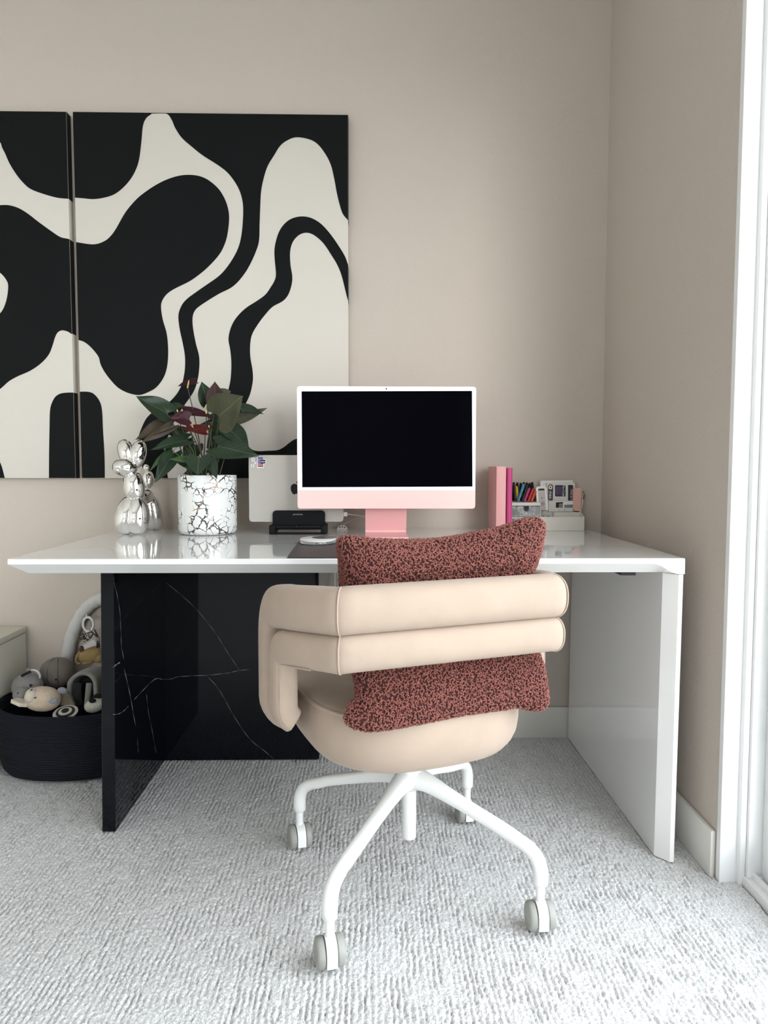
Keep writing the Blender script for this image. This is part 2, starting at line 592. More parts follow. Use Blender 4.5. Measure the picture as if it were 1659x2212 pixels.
M_archf = fabric_mat('white_cotton', (0.60, 0.59, 0.58, 1), 45, 0.6, 0.006, (20, 0.05))
M_yarn = mat('black_yarn', (0.02, 0.018, 0.018, 1), 0.9)
M_yarnw = mat('pale_yarn', (0.5, 0.46, 0.42, 1), 0.9)


def glass_mat():
    m = bpy.data.materials.new('window_glass')
    m.use_nodes = True
    t = m.node_tree
    t.nodes.clear()
    o = t.nodes.new('ShaderNodeOutputMaterial')
    tr = t.nodes.new('ShaderNodeBsdfTransparent'); tr.inputs[0].default_value = (0.96, 0.97, 0.97, 1)
    gl = t.nodes.new('ShaderNodeBsdfGlossy'); gl.inputs['Roughness'].default_value = 0.0
    lw = t.nodes.new('ShaderNodeLayerWeight'); lw.inputs['Blend'].default_value = 0.5
    pw_ = t.nodes.new('ShaderNodeMath'); pw_.operation = 'POWER'; pw_.inputs[1].default_value = 5.0
    fr = t.nodes.new('ShaderNodeMath'); fr.operation = 'MULTIPLY_ADD'; fr.inputs[1].default_value = 0.9; fr.inputs[2].default_value = 0.03
    t.links.new(lw.outputs['Facing'], pw_.inputs[0]); t.links.new(pw_.outputs[0], fr.inputs[0])
    mx = t.nodes.new('ShaderNodeMixShader')
    t.links.new(fr.outputs[0], mx.inputs[0]); t.links.new(tr.outputs[0], mx.inputs[1]); t.links.new(gl.outputs[0], mx.inputs[2])
    t.links.new(mx.outputs[0], o.inputs[0])
    return m


M_glass = glass_mat()
M_paving = mat('outdoor_paving', (0.42, 0.41, 0.39, 1), 0.9)
M_stucco = mat('outdoor_stucco', (0.40, 0.37, 0.33, 1), 0.9)

# ------------------------------------------------------------------ room shell
T = 0.12
struct(box('floor', (ROOM_X0 - T, ROOM_Y0 - T, -0.15), (0.87, ROOM_Y1 + T, -0.014), M_carpet, bev=0))
struct(box('ceiling', (ROOM_X0 - T, ROOM_Y0 - T, ROOM_Z), (ROOM_X1 + T, ROOM_Y1 + T, ROOM_Z + 0.1), M_ceil, bev=0))
struct(box('wall_back', (ROOM_X0 - T, ROOM_Y1, -0.1), (ROOM_X1 + T, ROOM_Y1 + T, ROOM_Z), M_wall, bev=0))
struct(box('wall_left', (ROOM_X0 - T, ROOM_Y0, -0.1), (ROOM_X0, ROOM_Y1, ROOM_Z), M_wall2, bev=0))
WX0, WX1, WZ0, WZ1 = -2.3, -1.0, 0.85, 2.2  # opening cut in the unseen front wall for the added window
bm = bmesh.new()
bm_box(bm, (ROOM_X0 - T, ROOM_Y0 - T, -0.1), (WX0, ROOM_Y0, ROOM_Z))
bm_box(bm, (WX1, ROOM_Y0 - T, -0.1), (ROOM_X1 + T, ROOM_Y0, ROOM_Z))
bm_box(bm, (WX0, ROOM_Y0 - T, -0.1), (WX1, ROOM_Y0, WZ0))
bm_box(bm, (WX0, ROOM_Y0 - T, WZ1), (WX1, ROOM_Y0, ROOM_Z))
struct(from_bm('wall_front', bm, M_wall2, None, 30))
added_win = bpy.data.objects.new('added_window', None)  # added window, out of view, put in to brighten the room
COL.objects.link(added_win)
added_win.location = ((WX0 + WX1) / 2, ROOM_Y0 - 0.06, WZ0)
struct(added_win)
bpy.context.view_layer.update()
bm = bmesh.new()
for lo_, hi_ in (((WX0, WZ0), (WX0 + 0.05, WZ1)), ((WX1 - 0.05, WZ0), (WX1, WZ1)), ((WX0, WZ0), (WX1, WZ0 + 0.05)), ((WX0, WZ1 - 0.05), (WX1, WZ1)),
                 (((WX0 + WX1) / 2 - 0.03, WZ0), ((WX0 + WX1) / 2 + 0.03, WZ1))):
    bm_box(bm, (lo_[0], ROOM_Y0 - 0.09, lo_[1]), (hi_[0], ROOM_Y0 - 0.03, hi_[1]), 0.002, 1)
from_bm('frame', bm, M_white, added_win, 30)
box('pane', (WX0 + 0.045, ROOM_Y0 - 0.063, WZ0 + 0.045), ((WX0 + WX1) / 2 - 0.025, ROOM_Y0 - 0.057, WZ1 - 0.045), M_glass, added_win, 0)
box('pane', ((WX0 + WX1) / 2 + 0.025, ROOM_Y0 - 0.063, WZ0 + 0.045), (WX1 - 0.045, ROOM_Y0 - 0.057, WZ1 - 0.045), M_glass, added_win, 0)
bm = bmesh.new()
bm_box(bm, (ROOM_X1, DOOR_Y1, -0.1), (ROOM_X1 + T, ROOM_Y1, ROOM_Z))
bm_box(bm, (ROOM_X1, ROOM_Y0, -0.1), (ROOM_X1 + T, DOOR_Y0, ROOM_Z))
bm_box(bm, (ROOM_X1, DOOR_Y0, DOOR_Z), (ROOM_X1 + T, DOOR_Y1, ROOM_Z))
struct(from_bm('wall_right', bm, M_wall, None, 30))
struct(box('ground', (0.87, -14, -0.25), (16, 16, -0.05), M_paving, bev=0))


BB = 0.108
struct(box('baseboard_back', (ROOM_X0, ROOM_Y1 - 0.014, -0.006), (ROOM_X1, ROOM_Y1, BB), M_trim, bev=0.003))
struct(box('baseboard_right', (ROOM_X1 - 0.013, DOOR_Y1 + 0.004, -0.006), (ROOM_X1, ROOM_Y1 - 0.014, BB), M_trim, bev=0.004))
struct(box('baseboard_left', (ROOM_X0, ROOM_Y0, -0.006), (ROOM_X0 + 0.014, ROOM_Y1 - 0.014, BB), M_trim, bev=0.003))

# door: reveal board (trim_1), frame, sliding sash, glass, latch
bm = bmesh.new()
bm_box(bm, (ROOM_X1 - 0.001, DOOR_Y1 - 0.018, -0.006), (0.858, DOOR_Y1, DOOR_Z), 0.001, 1)
bm_box(bm, (ROOM_X1 - 0.001, DOOR_Y0, DOOR_Z - 0.018), (0.858, DOOR_Y1 - 0.018, DOOR_Z), 0.001, 1)
bm_box(bm, (ROOM_X1 - 0.001, DOOR_Y0, -0.006), (0.858, DOOR_Y0 + 0.018, DOOR_Z - 0.018), 0.001, 1)
struct(from_bm('trim_1', bm, M_white, None, 30))
door = bpy.data.objects.new('door_1', None)
COL.objects.link(door)
door.location = (0.9, 0.1, 0)
struct(door)
bpy.context.view_layer.update()
YJ = DOOR_Y1 - 0.02
bm = bmesh.new()
bm_box(bm, (0.857, YJ - 0.012, -0.006), (0.872, YJ + 0.018, DOOR_Z), 0.004, 2)       # bead
bm_box(bm, (0.872, YJ - 0.02, -0.006), (0.955, YJ + 0.018, DOOR_Z), 0.003, 2)        # far jamb
bm_box(bm, (0.857, DOOR_Y0, -0.006), (0.955, DOOR_Y0 + 0.04, DOOR_Z), 0.003, 2)      # near jamb
bm_box(bm, (0.857, DOOR_Y0, DOOR_Z - 0.06), (0.955, YJ, DOOR_Z - 0.018), 0.003, 2)   # head
bm_box(bm, (0.866, DOOR_Y0, -0.02), (0.97, YJ - 0.01, 0.018), 0.003, 2)              # sill
bm_box(bm, (0.884, DOOR_Y0, 0.016), (0.892, YJ - 0.01, 0.030), 0.001, 1)             # track
from_bm('frame', bm, M_white, door, 30)
for k, (a, b_, x) in enumerate(((0.03, YJ - 0.022, 0.903), (DOOR_Y0 + 0.04, 0.11, 0.935))):
    bm = bmesh.new()
    z0, z1 = 0.022, DOOR_Z - 0.062
    bm_box(bm, (x, b_ - 0.055, z0), (x + 0.03, b_, z1), 0.003, 2)
    bm_box(bm, (x, a, z0), (x + 0.03, a + 0.075, z1), 0.003, 2)
    bm_box(bm, (x, a + 0.075, z0), (x + 0.03, b_ - 0.055, z0 + 0.09), 0.003, 2)
    bm_box(bm, (x, a + 0.075, z1 - 0.07), (x + 0.03, b_ - 0.055, z1), 0.003, 2)
    so = from_bm('sash', bm, M_white, door, 30)
    box('pane', (x + 0.012, a + 0.07, z0 + 0.085), (x + 0.018, b_ - 0.05, z1 - 0.065), M_glass, so, bev=0)
    if k == 0:
        bm = bmesh.new()
        bm_box(bm, (x - 0.004, b_ - 0.050, 0.345), (x + 0.002, b_ - 0.012, 0.362), 0.002, 2)
        bm_box(bm, (x - 0.004, b_ - 0.050, 0.368), (x + 0.002, b_ - 0.012, 0.385), 0.002, 2)
        from_bm('latch', bm, M_white_pl, so, 30)
        lathe('screw', [(0.0045, -0.001), (0.0045, 0.001), (0.003, 0.003)], M_chrome, so, 14,
              Matrix.Translation((x, b_ - 0.022, 0.252)) @ Matrix.Rotation(-PI / 2, 4, 'Y'))


# carpet pile: a finely displaced sheet of ribbed loops over the part in view
def vnoise(x, y, seed):
    r = np.random.default_rng(seed)
    tab = r.random((256, 256))
    xi, yi = np.floor(x).astype(int), np.floor(y).astype(int)
    fx, fy = x - xi, y - yi
    fx, fy = fx * fx * (3 - 2 * fx), fy * fy * (3 - 2 * fy)
    g = lambda i, j: tab[i % 256, j % 256]
    return (g(xi, yi) * (1 - fx) + g(xi + 1, yi) * fx) * (1 - fy) + (g(xi, yi + 1) * (1 - fx) + g(xi + 1, yi + 1) * fx) * fy


def grid_mesh(name, X, Y, Z, m, parent=None, kind=None):
    ny, nx = X.shape
    me = bpy.data.meshes.new(name)
    co = np.stack([X, Y, Z], -1).reshape(-1, 3).astype(np.float32)
    i = np.arange((ny - 1) * (nx - 1))
    r, c = i // (nx - 1), i % (nx - 1)
    a = r * nx + c
    q = np.stack([a, a + 1, a + nx + 1, a + nx], 1).astype(np.int32)
    me.vertices.add(len(co)); me.vertices.foreach_set('co', co.ravel())
    me.loops.add(q.size); me.loops.foreach_set('vertex_index', q.ravel())
    me.polygons.add(len(q)); me.polygons.foreach_set('loop_start', np.arange(len(q), dtype=np.int32) * 4)
    me.update(calc_edges=True)
    me.shade_smooth()
    o = link(name, me, m, parent)
    if kind:
        o['kind'] = kind
    return o


gx = np.arange(-1.62, 0.8651, 0.0027)
gy = np.arange(1.10, 2.53, 0.0034)
X, Y = np.meshgrid(gx, gy)
warp = 0.006 * vnoise(X * 14, Y * 6, 1) + 0.0040 * vnoise(X * 70, Y * 40, 2) + 0.0050 * vnoise(X * 170, Y * 120, 12)
rowspace = 0.0118
ph = (X + warp) / rowspace
cell = np.floor(ph)
fr_ = ph - cell
rib = np.sin(PI * fr_) ** 0.26
depth = np.clip(-0.45 + 2.2 * vnoise(cell * 0.97 + 0.5, Y * 26, 3), 0.22, 1.25)
tuft = vnoise(X * 240, Y * 150, 4)
Z = -0.0025 - 0.0105 * depth * (1 - rib) + 0.0022 * (tuft - 0.5) + 0.0020 * (vnoise(X * 400, Y * 330, 5) - 0.5)
carpet = grid_mesh('carpet_pile', X, Y, Z, M_carpet, None, 'stuff')
tag(carpet, 'pale grey ribbed loop pile carpet covering the floor', 'carpet')

# ------------------------------------------------------------------ desk
DX0, DX1, DY0, DY1, DZ = -0.845, 0.752, 1.699, 2.5225, 0.748
desk = thing('desk', 'long white gloss desk with black marble base panels along the back wall', 'desk', (-0.05, 2.11, 0))
bpy.context.view_layer.update()
CH, FZ, BZ = 0.033, 0.7355, 0.710           # chamfer depth, lower edge of the front band, underside
LX0 = 0.7125                                # inner face of right side panel
front, inner = [(DX0, FZ)], [(DX0 + CH, BZ)]
front += [(DX0 + CH, FZ), (0.672, FZ)]
inner += [(DX0 + CH, BZ), (0.672, BZ)]
for k in range(1, 9):
    t = k / 8
    front.append((0.672 + 0.067 * t, FZ - (FZ - BZ) * (0.5 - 0.5 * math.cos(PI * t)) ** 1.1))
    inner.append((0.672 + 0.040 * t, BZ))
V, Fc = [], []
n = len(front)
r = 0.0018
for x, z in front:
    V += [Vector((x, DY0 + r, DZ)), Vector((x, DY0, DZ - r)), Vector((x, DY0, z))]
base_in = len(V)
for x, z in inner:
    V.append(Vector((x, DY0 + CH, z)))
for i in range(n - 1):
    Fc += [(3 * i, 3 * i + 1, 3 * i + 4, 3 * i + 3), (3 * i + 1, 3 * i + 2, 3 * i + 5, 3 * i + 4)]
    if inner[i] != inner[i + 1]:
        Fc.append((3 * i + 2, base_in + i, base_in + i + 1, 3 * i + 5))
    else:
        Fc.append((3 * i + 2, base_in + i, 3 * i + 5))
k0 = len(V)
# right end closes down to the joint, outer side, back and underside
V += [Vector((DX1 - r, DY0 + r, DZ)), Vector((DX1, DY0, DZ - r)), Vector((DX1, DY0, BZ)),
      Vector((DX1 - r, DY1, DZ)), Vector((DX1, DY1, DZ - r)), Vector((DX1, DY1, BZ)),
      Vector((DX0, DY1, DZ)), Vector((DX0, DY1, FZ)), Vector((DX0 + CH, DY1, BZ))]
i = n - 1
Fc += [(3 * i, 3 * i + 1, k0 + 1, k0), (3 * i + 1, 3 * i + 2, k0 + 2, k0 + 1),
       (k0, k0 + 1, k0 + 4, k0 + 3), (k0 + 1, k0 + 2, k0 + 5, k0 + 4)]
Fc.append(tuple(3 * j for j in range(n)) + (k0, k0 + 3, k0 + 6))            # top
Fc.append((0, 1, 2, k0 + 7, k0 + 6))                                        # left band
Fc.append((2, base_in, k0 + 8, k0 + 7))                                     # left chamfer
Fc.append((3 * i + 2, k0 + 2, k0 + 5, k0 + 8, base_in) + tuple(base_in + j for j in range(1, n)) )
Fc.append((k0 + 3, k0 + 4, k0 + 5, k0 + 8, k0 + 7, k0 + 6))
mesh('desktop', V, Fc, M_gloss, desk, 25)
# right side panel with a chamfered inner front edge
zt = BZ - 0.0012
xi, xo, xf = LX0, 0.7495, 0.7385
prof = [(xi, DY0 + CH), (xf, DY0 + 0.001), (xo - 0.001, DY0 + 0.001), (xo, DY0 + 0.002), (xo, DY1 - 0.01), (xi, DY1 - 0.01)]
V = [Vector((x - 0.004, y, 0.0)) for x, y in prof] + [Vector((x, y, zt)) for x, y in prof]
n = len(prof)
Fc = [tuple(range(n))[::-1], tuple(range(n, 2 * n))] + [(i, (i + 1) % n, n + (i + 1) % n, n + i) for i in range(n)]
mesh('side_panel', V, Fc, M_gloss, desk, 25)
# black marble panels
XA0, XA1, YA0, YB0, YB1 = -0.700, -0.6655, 1.872, 2.336, 2.370
bm = bmesh.new()
vs = bm_box(bm, (XA0, YA0, 0), (XA1, YB0 - 0.0004, BZ - 0.001), 0.0012, 1)
for v in bm.verts:
    v.co.x += (0.35 - v.co.z) / 0.7 * -0.012
front_slab = from_bm('marble_panel', bm, M_black_ms, desk, 30)
rear_slab = box('marble_panel', (XA0, YB0, 0), (-0.165, YB1, BZ - 0.001), M_black_ms, desk, 0.0012, 1)
box('support_bracket', (0.612, 1.74, 0.701), (0.650, 1.79, BZ), M_black, desk, 0.001, 1)


def strip(name, pts, nrm, wd, m, parent):
    V, Fc = [], []
    pts = catmull(pts, 4)
    N = len(pts)
    for i, p in enumerate(pts):
        t = (pts[min(i + 1, N - 1)] - pts[max(i - 1, 0)]).normalized()
        s = t.cross(nrm).normalized()
        wv = wd * (0.55 + 0.45 * math.sin(i * 1.7 + len(pts))) * (0.35 if i in (0, N - 1) else 1)
        V += [p + s * wv + nrm * 0.0003, p - s * wv + nrm * 0.0003]
    for i in range(N - 1):
        Fc.append((2 * i, 2 * i + 1, 2 * i + 3, 2 * i + 2))
    return mesh(name, V, Fc, m, parent, 180)


c3 = lambda x, y: (240 + x / 3.6065, 1230 + y / 3.6065)
NB = Vector((0, -1, 0))
for pts, wd in (([(430, 105), (540, 195), (660, 305), (760, 425), (830, 520), (890, 620), (950, 710), (1000, 785)], .00055),
                ([(412, 857), (480, 852), (510, 838), (600, 830), (740, 825), (870, 812), (930, 803), (1000, 787), (1080, 780)], .0007),
                ([(745, 828), (830, 920), (890, 1020), (950, 1130), (1030, 1255), (1100, 1340), (1190, 1410), (1265, 1475)], .00055)):
    strip('vein', [at(*c3(*p), YB0) for p in pts], NB, wd, M_vein, rear_slab)
NA = Vector((1, 0, 0))
def onA(p):
    q = atx(*c3(*p), XA1)
    return atx(*c3(*p), XA1 + (0.35 - q.z) / 0.7 * -0.012)
for pts, wd in (([(22, 100), (50, 220), (70, 350), (75, 480), (80, 600), (100, 700)], .0016),
                ([(100, 770), (130, 900), (155, 1020), (175, 1140), (192, 1225)], .0020),
                ([(203, 1310), (208, 1370), (210, 1430)], .0010),
                ([(12, 765), (40, 742), (68, 725)], .0022),
                ([(12, 1130), (60, 1125), (100, 1100), (135, 1065)], .0010),
                ([(178, 1015), (250, 940), (340, 855), (400, 857)], .0012),
                ([(275, 970), (290, 1110), (320, 1260), (350, 1430)], .0012)):
    strip('vein', [onA(p) for p in pts], NA, wd, M_vein, front_slab)

# ------------------------------------------------------------------ paintings
PD = ROOM_Y1 - 0.035
c1 = lambda x, y: (x / 2.127, 220 + y / 2.127)


def painting(name, label, x0, x1, z0, z1, shapes, side_spans):
    t = thing(name, label, 'painting', ((x0 + x1) / 2, PD + 0.017, z0))
    bpy.context.view_layer.update()
    box('canvas', (x0, PD, z0), (x1, ROOM_Y1 - 0.001, z1), M_canvas, t, 0.0015, 2)
    for closed_pts in shapes:
        P = []
        for seg in closed_pts:
            pp = [Vector((*c1(*p), 0)) for p in seg]
            P += catmull(pp, 5) if len(pp) > 2 else pp
        Q, last = [], None
        for p in P:
            q = at(p.x, p.y, PD)
            q.x = min(max(q.x, x0 + 0.0006), x1 - 0.0006)
            q.z = min(max(q.z, z0 + 0.0006), z1 - 0.0006)
            if last is None or (q - last).length > 0.0006:
                Q.append(q)
                last = q
        if (Q[0] - Q[-1]).length < 0.0006:
            Q.pop()
        slab_poly('painted_shape', Q, Vector((0, -0.0007, 0)), M_artblack, t)
    for xs, za, zb in side_spans:
        box('painted_edge', (min(xs, xs + (0.0007 if xs > (x0 + x1) / 2 else -0.0007)), PD + 0.0005, max(za, z0)),
            (max(xs, xs + (0.0007 if xs > (x0 + x1) / 2 else -0.0007)), ROOM_Y1 - 0.002, min(zb, z1)), M_artblack, t, 0)
    return t


PZ0, PZ1 = 0.9233, 2.1375
RX0, RX1 = -0.9835, -0.0710
right_shapes = [
    [[(325, 40), (700, 40)], [(695, 57), (672, 75), (657, 110), (650, 180), (640, 260), (625, 310), (600, 355), (565, 395), (525, 425),
      (480, 440), (430, 447), (390, 444), (345, 440)], [(320, 438)]],
    [[(700, 40), (1620, 40), (1620, 560)], [(1600, 545), (1575, 515), (1560, 470), (1548, 420), (1535, 350), (1520, 290), (1495, 240), (1460, 195),
      (1420, 172), (1360, 163), (1315, 180), (1285, 205), (1260, 245), (1230, 295), (1212, 350), (1200, 410), (1196, 480), (1193, 560),
      (1190, 640), (1175, 690), (1155, 735), (1130, 780), (1095, 825), (1060, 855), (1010, 880), (960, 910), (915, 940), (895, 960),
      (885, 990), (887, 1040), (900, 1110), (915, 1170), (915, 1230), (905, 1290), (885, 1340), (837, 1408), (801, 1469), (775, 1530), (755, 1593),
      (757, 1640), (766, 1690), (774, 1745)], [(693, 1745)], [(685, 1725), (655, 1680), (636, 1620), (635, 1562), (642, 1521), (673, 1454),
      (714, 1418), (770, 1385), (810, 1345), (835, 1300), (845, 1260), (850, 1220), (850, 1170), (840, 1110), (825, 1040), (820, 980),
      (835, 935), (860, 905), (900, 875), (950, 840), (1000, 805), (1035, 770), (1070, 720), (1095, 670), (1108, 620), (1115, 560),
      (1117, 480), (1105, 420), (1080, 370), (1045, 325), (1000, 290), (930, 245), (880, 205), (835, 165), (805, 120), (790, 85), (770, 57), (740, 53), (700, 54)]],
    [[(340, 644), (352, 645), (430, 655), (480, 640), (510, 615), (535, 580), (575, 510), (620, 455), (660, 420), (720, 380), (780, 352),
      (840, 337), (900, 338), (950, 355), (1000, 395), (1030, 440), (1048, 490), (1053, 540), (1045, 610), (1030, 660), (1005, 705),
      (960, 755), (920, 790), (870, 825), (800, 860), (765, 885), (745, 915), (740, 945), (748, 1000), (765, 1060), (772, 1120),
      (772, 1180), (765, 1230), (750, 1270), (720, 1310), (685, 1332), (640, 1347), (590, 1338), (545, 1315), (510, 1280), (480, 1240),
      (462, 1205), (452, 1170), (420, 1130), (390, 1105), (363, 1095), (340, 1090)]],
    [[(350, 1332), (410, 1333), (440, 1350), (462, 1385), (470, 1430), (473, 1500), (480, 1620), (482, 1745)], [(350, 1745)]],
    [[(1620, 790), (1600, 750), (1585, 710), (1555, 660), (1520, 610), (1480, 565), (1440, 538), (1400, 527), (1360, 530), (1325, 545),
      (1295, 575), (1275, 615), (1262, 670), (1262, 720), (1268, 790), (1262, 820), (1245, 850), (1220, 885), (1180, 915), (1140, 940),
      (1110, 965), (1080, 1000), (1060, 1040), (1050, 1090), (1058, 1140), (1063, 1200), (1060, 1270), (1050, 1320), (1040, 1345),
      (1000, 1404), (968, 1468), (957, 1553), (968, 1660), (985, 1745)], [(1620, 1745)], [(1620, 1440), (1560, 1460), (1489, 1499), (1446, 1538), (1363, 1548),
      (1329, 1567), (1308, 1584), (1276, 1600), (1231, 1603), (1190, 1605), (1164, 1600), (1140, 1583), (1108, 1536), (1098, 1488),
      (1100, 1456), (1116, 1405), (1130, 1385), (1150, 1340), (1162, 1280), (1160, 1230), (1150, 1170), (1150, 1110), (1160, 1065),
      (1190, 1015), (1225, 970), (1255, 940), (1300, 915), (1325, 885), (1340, 840), (1343, 800), (1335, 750), (1333, 690), (1345, 645),
      (1370, 615), (1400, 602), (1430, 606), (1460, 625), (1490, 655), (1520, 700), (1550, 750), (1570, 800), (1590, 880), (1600, 915), (1620, 960)]],
]
zz = lambda y: at(*c1(320, y), PD).z
painting('canvas_painting', 'large black and cream wavy abstract painting behind the plant and computer', RX0, RX1, PZ0, PZ1, right_shapes,
         [(RX1, zz(545), PZ1), (RX1, zz(915), zz(750))])
LX1 = -1.0045
left_shapes = [
    [[(-150, 40), (330, 40), (330, 446)], [(313, 445), (260, 440), (190, 420), (140, 400), (110, 375), (80, 340), (45, 285), (25, 240), (10, 210), (0, 185),
      (-40, 150), (-95, 105), (-150, 60)]],
    [[(0, 475), (40, 475), (85, 488), (130, 515), (175, 550), (230, 590), (275, 620), (305, 628), (345, 634)], [(345, 1068)], [(326, 1065), (310, 1055),
      (285, 1050), (265, 1060), (252, 1085), (243, 1115), (225, 1160), (190, 1200), (140, 1235), (80, 1262), (40, 1285), (0, 1320), (-60, 1360),
      (-160, 1370), (-230, 1300), (-240, 1180), (-180, 1080), (-90, 1020), (-20, 985), (10, 960), (30, 910), (38, 850), (30, 820), (0, 785),
      (-80, 730), (-170, 680), (-200, 600), (-150, 520), (-70, 480)]],
    [[(360, 1336), (295, 1337), (260, 1350), (240, 1380), (230, 1420), (228, 1500), (226, 1600), (225, 1745)], [(360, 1745)]],
    [[(-140, 1745), (-100, 1640), (-40, 1610), (0, 1655), (22, 1728), (25, 1745)]],
]
painting('canvas_painting', 'black and cream abstract painting cut off by the left picture edge', LX1 - 0.914, LX1, PZ0, PZ1, left_shapes,
         [(LX1, zz(445), PZ1), (LX1, zz(1065), zz(632)), (LX1, PZ0, zz(1336))])

# ------------------------------------------------------------------ computer, laptop, desk things
iY = 2.225
ix0, ix1, iz0, iz1 = -0.2205, 0.3268, 0.8352, 1.2085
imac = thing('desktop_computer', 'white framed all-in-one computer with black screen, pink chin and pink stand', 'computer', ((ix0 + ix1) / 2, 2.24, DZ))
bpy.context.view_layer.update()


def round_rect(x0, x1, z0, z1, r, n=6, y=0.0):
    P = []
    for cx, cz, a0 in ((x1 - r, z1 - r, 0), (x0 + r, z1 - r, 90), (x0 + r, z0 + r, 180), (x1 - r, z0 + r, 270)):
        for k in range(n + 1):
            a = math.radians(a0 + 90 * k / n)
            P.append(Vector((cx + r * math.cos(a), y, cz + r * math.sin(a))))
    return P


slab_poly('housing', round_rect(ix0, ix1, iz0, iz1, 0.009, y=iY + 0.0008), Vector((0, 0.011, 0)), M_pinkmetal, imac)
zc = 0.8915
# white bezel frame with rounded upper corners; pale pink chin glass below
top = round_rect(ix0 + 0.0006, ix1 - 0.0006, zc, iz1 - 0.0006, 0.0085, y=iY)
bez = [p for p in top if p.z > zc + 0.02] + [Vector((ix0 + 0.0006, iY, zc)), Vector((ix1 - 0.0006, iY, zc))]
slab_poly('bezel', bez, Vector((0, 0.0009, 0)), M_bezel, imac)
chin = [p for p in round_rect(ix0 + 0.0006, ix1 - 0.0006, iz0 + 0.0006, zc - 0.0004, 0.0085, y=iY) if p.z < zc - 0.012]
chin = [Vector((ix1 - 0.0006, iY, zc - 0.0004)), Vector((ix0 + 0.0006, iY, zc - 0.0004))] + chin
slab_poly('chin', chin, Vector((0, 0.0009, 0)), M_pinkchin, imac)
pts = [at(651.5, 845.5, iY), at(1019.5, 844.5, iY), at(1020.5, 1051, iY), at(653, 1052.5, iY)]
slab_poly('screen', [Vector((p.x, iY + 0.0004, p.z)) for p in pts], Vector((0, -0.0008, 0)), M_screen, imac)
cp = at(834.5, 840, iY)
lathe('webcam', [(0.0022, 0), (0.0022, 0.0004)], M_black, imac, 16, Matrix.Translation((cp.x, iY, cp.z)) @ Matrix.Rotation(PI / 2, 4, 'X'))
# stand: foot and slanted upright in one bent plate
sx0, sx1 = -0.0125, 0.1175
th = 0.0055
path = [(2.160, DZ + th), (2.288, DZ + th), (2.297, DZ + 0.0085), (2.298, DZ + 0.014), (2.262, 0.862), (2.240, 0.935)]
low = [(2.160, DZ + 0.0005), (2.292, DZ + 0.0005), (2.303, DZ + 0.006), (2.304, DZ + 0.014), (2.268, 0.866), (2.246, 0.939)]
V = []
for x in (sx0, sx1):
    V += [Vector((x, y, z)) for y, z in path] + [Vector((x, y, z)) for y, z in low]
Fc = []
k = len(path)
for i in range(k - 1):
    Fc += [(i, i + 1, 2 * k + i + 1, 2 * k + i), (k + i, k + i + 1, 3 * k + i + 1, 3 * k + i), (i, i + 1, k + i + 1, k + i),
           (2 * k + i, 2 * k + i + 1, 3 * k + i + 1, 3 * k + i)]
Fc += [(0, k, 3 * k, 2 * k), (k - 1, 2 * k - 1, 4 * k - 1, 3 * k - 1)]
mesh('stand', V, Fc, M_pinkmetal, imac, 25)

# vertical laptop stand + laptop
lY = 2.345
def ax(u, v=1060, Y=2.3):
    return at(u, v, Y).x
lp = thing('laptop', 'closed silver laptop standing upright in the black holder behind the computer', 'laptop', (ax(640, 1126, lY), lY + 0.008, 0.778))
bpy.context.view_layer.update()
a, b_ = at(537, 983, lY), at(742, 1127, lY)
lz0, lz1, lx0, lx1 = b_.z, a.z, a.x, b_.x
for nm, y0, y1 in (('lid', lY, lY + 0.0055), ('base', lY + 0.0062, lY + 0.0155)):
    P = round_rect(lx0, lx1, lz0, lz1, 0.011, y=y0)
    slab_poly(nm, P, Vector((0, y1 - y0, 0)), M_silver, lp)
# logo and stickers on the lid
c7 = lambda x, y: (500 + x / 6.381, 960 + y / 6.381)
apple = [(905, 555), (885, 545), (862, 543), (838, 552), (822, 572), (816, 600), (820, 632), (832, 660), (848, 682), (866, 690), (884, 682), (905, 680),
         (926, 686), (946, 684), (964, 662), (976, 636), (962, 626), (952, 606), (954, 584), (968, 566), (950, 546), (928, 548)]
slab_poly('logo', [at(*c7(*p), lY) for p in [(q.x, q.y) for q in catmull([Vector((x, y, 0)) for x, y in apple], 3, True)]], Vector((0, -0.0004, 0)), M_black, lp)
slab_poly('logo', [at(*c7(x, y), lY) for x, y in ((902, 538), (893, 530), (897, 515), (908, 505), (914, 510), (913, 524))], Vector((0, -0.0004, 0)), M_black, lp)
M_stk = bpy.data.materials.new('sticker_gradient')
M_stk.use_nodes = True
t_ = M_stk.node_tree
tcn = t_.nodes.new('ShaderNodeTexCoord'); sxn = t_.nodes.new('ShaderNodeSeparateXYZ'); rmp = t_.nodes.new('ShaderNodeValToRGB')
t_.links.new(tcn.outputs['Generated'], sxn.inputs[0]); t_.links.new(sxn.outputs['Z'], rmp.inputs[0])
rmp.color_ramp.elements[0].color = srgb(214, 130, 120); rmp.color_ramp.elements[1].color = srgb(120, 150, 225)
e_ = rmp.color_ramp.elements.new(0.5); e_.color = srgb(140, 95, 160)
t_.links.new(rmp.outputs[0], t_.nodes['Principled BSDF'].inputs['Base Color'])
sq = lambda x0, y0, x1, y1: [at(*c7(x, y), lY) for x, y in ((x0, y1), (x1, y1), (x1, y0), (x0, y0))]
out = [(355, 172), (445, 172), (447, 204), (476, 206), (478, 268), (450, 272), (448, 322), (356, 324)]
slab_poly('sticker', [at(*c7(*p), lY) for p in out], Vector((0, -0.0003, 0)), M_sticker_white, lp)
lift = Vector((0, -0.0003, 0))
slab_poly('sticker', [p + lift for p in sq(364, 178, 439, 310)], Vector((0, -0.0002, 0)), M_sticker_dark, lp)
slab_poly('sticker', [p + lift * 1.7 for p in sq(364, 192, 439, 298)], Vector((0, -0.0002, 0)), M_stk, lp)
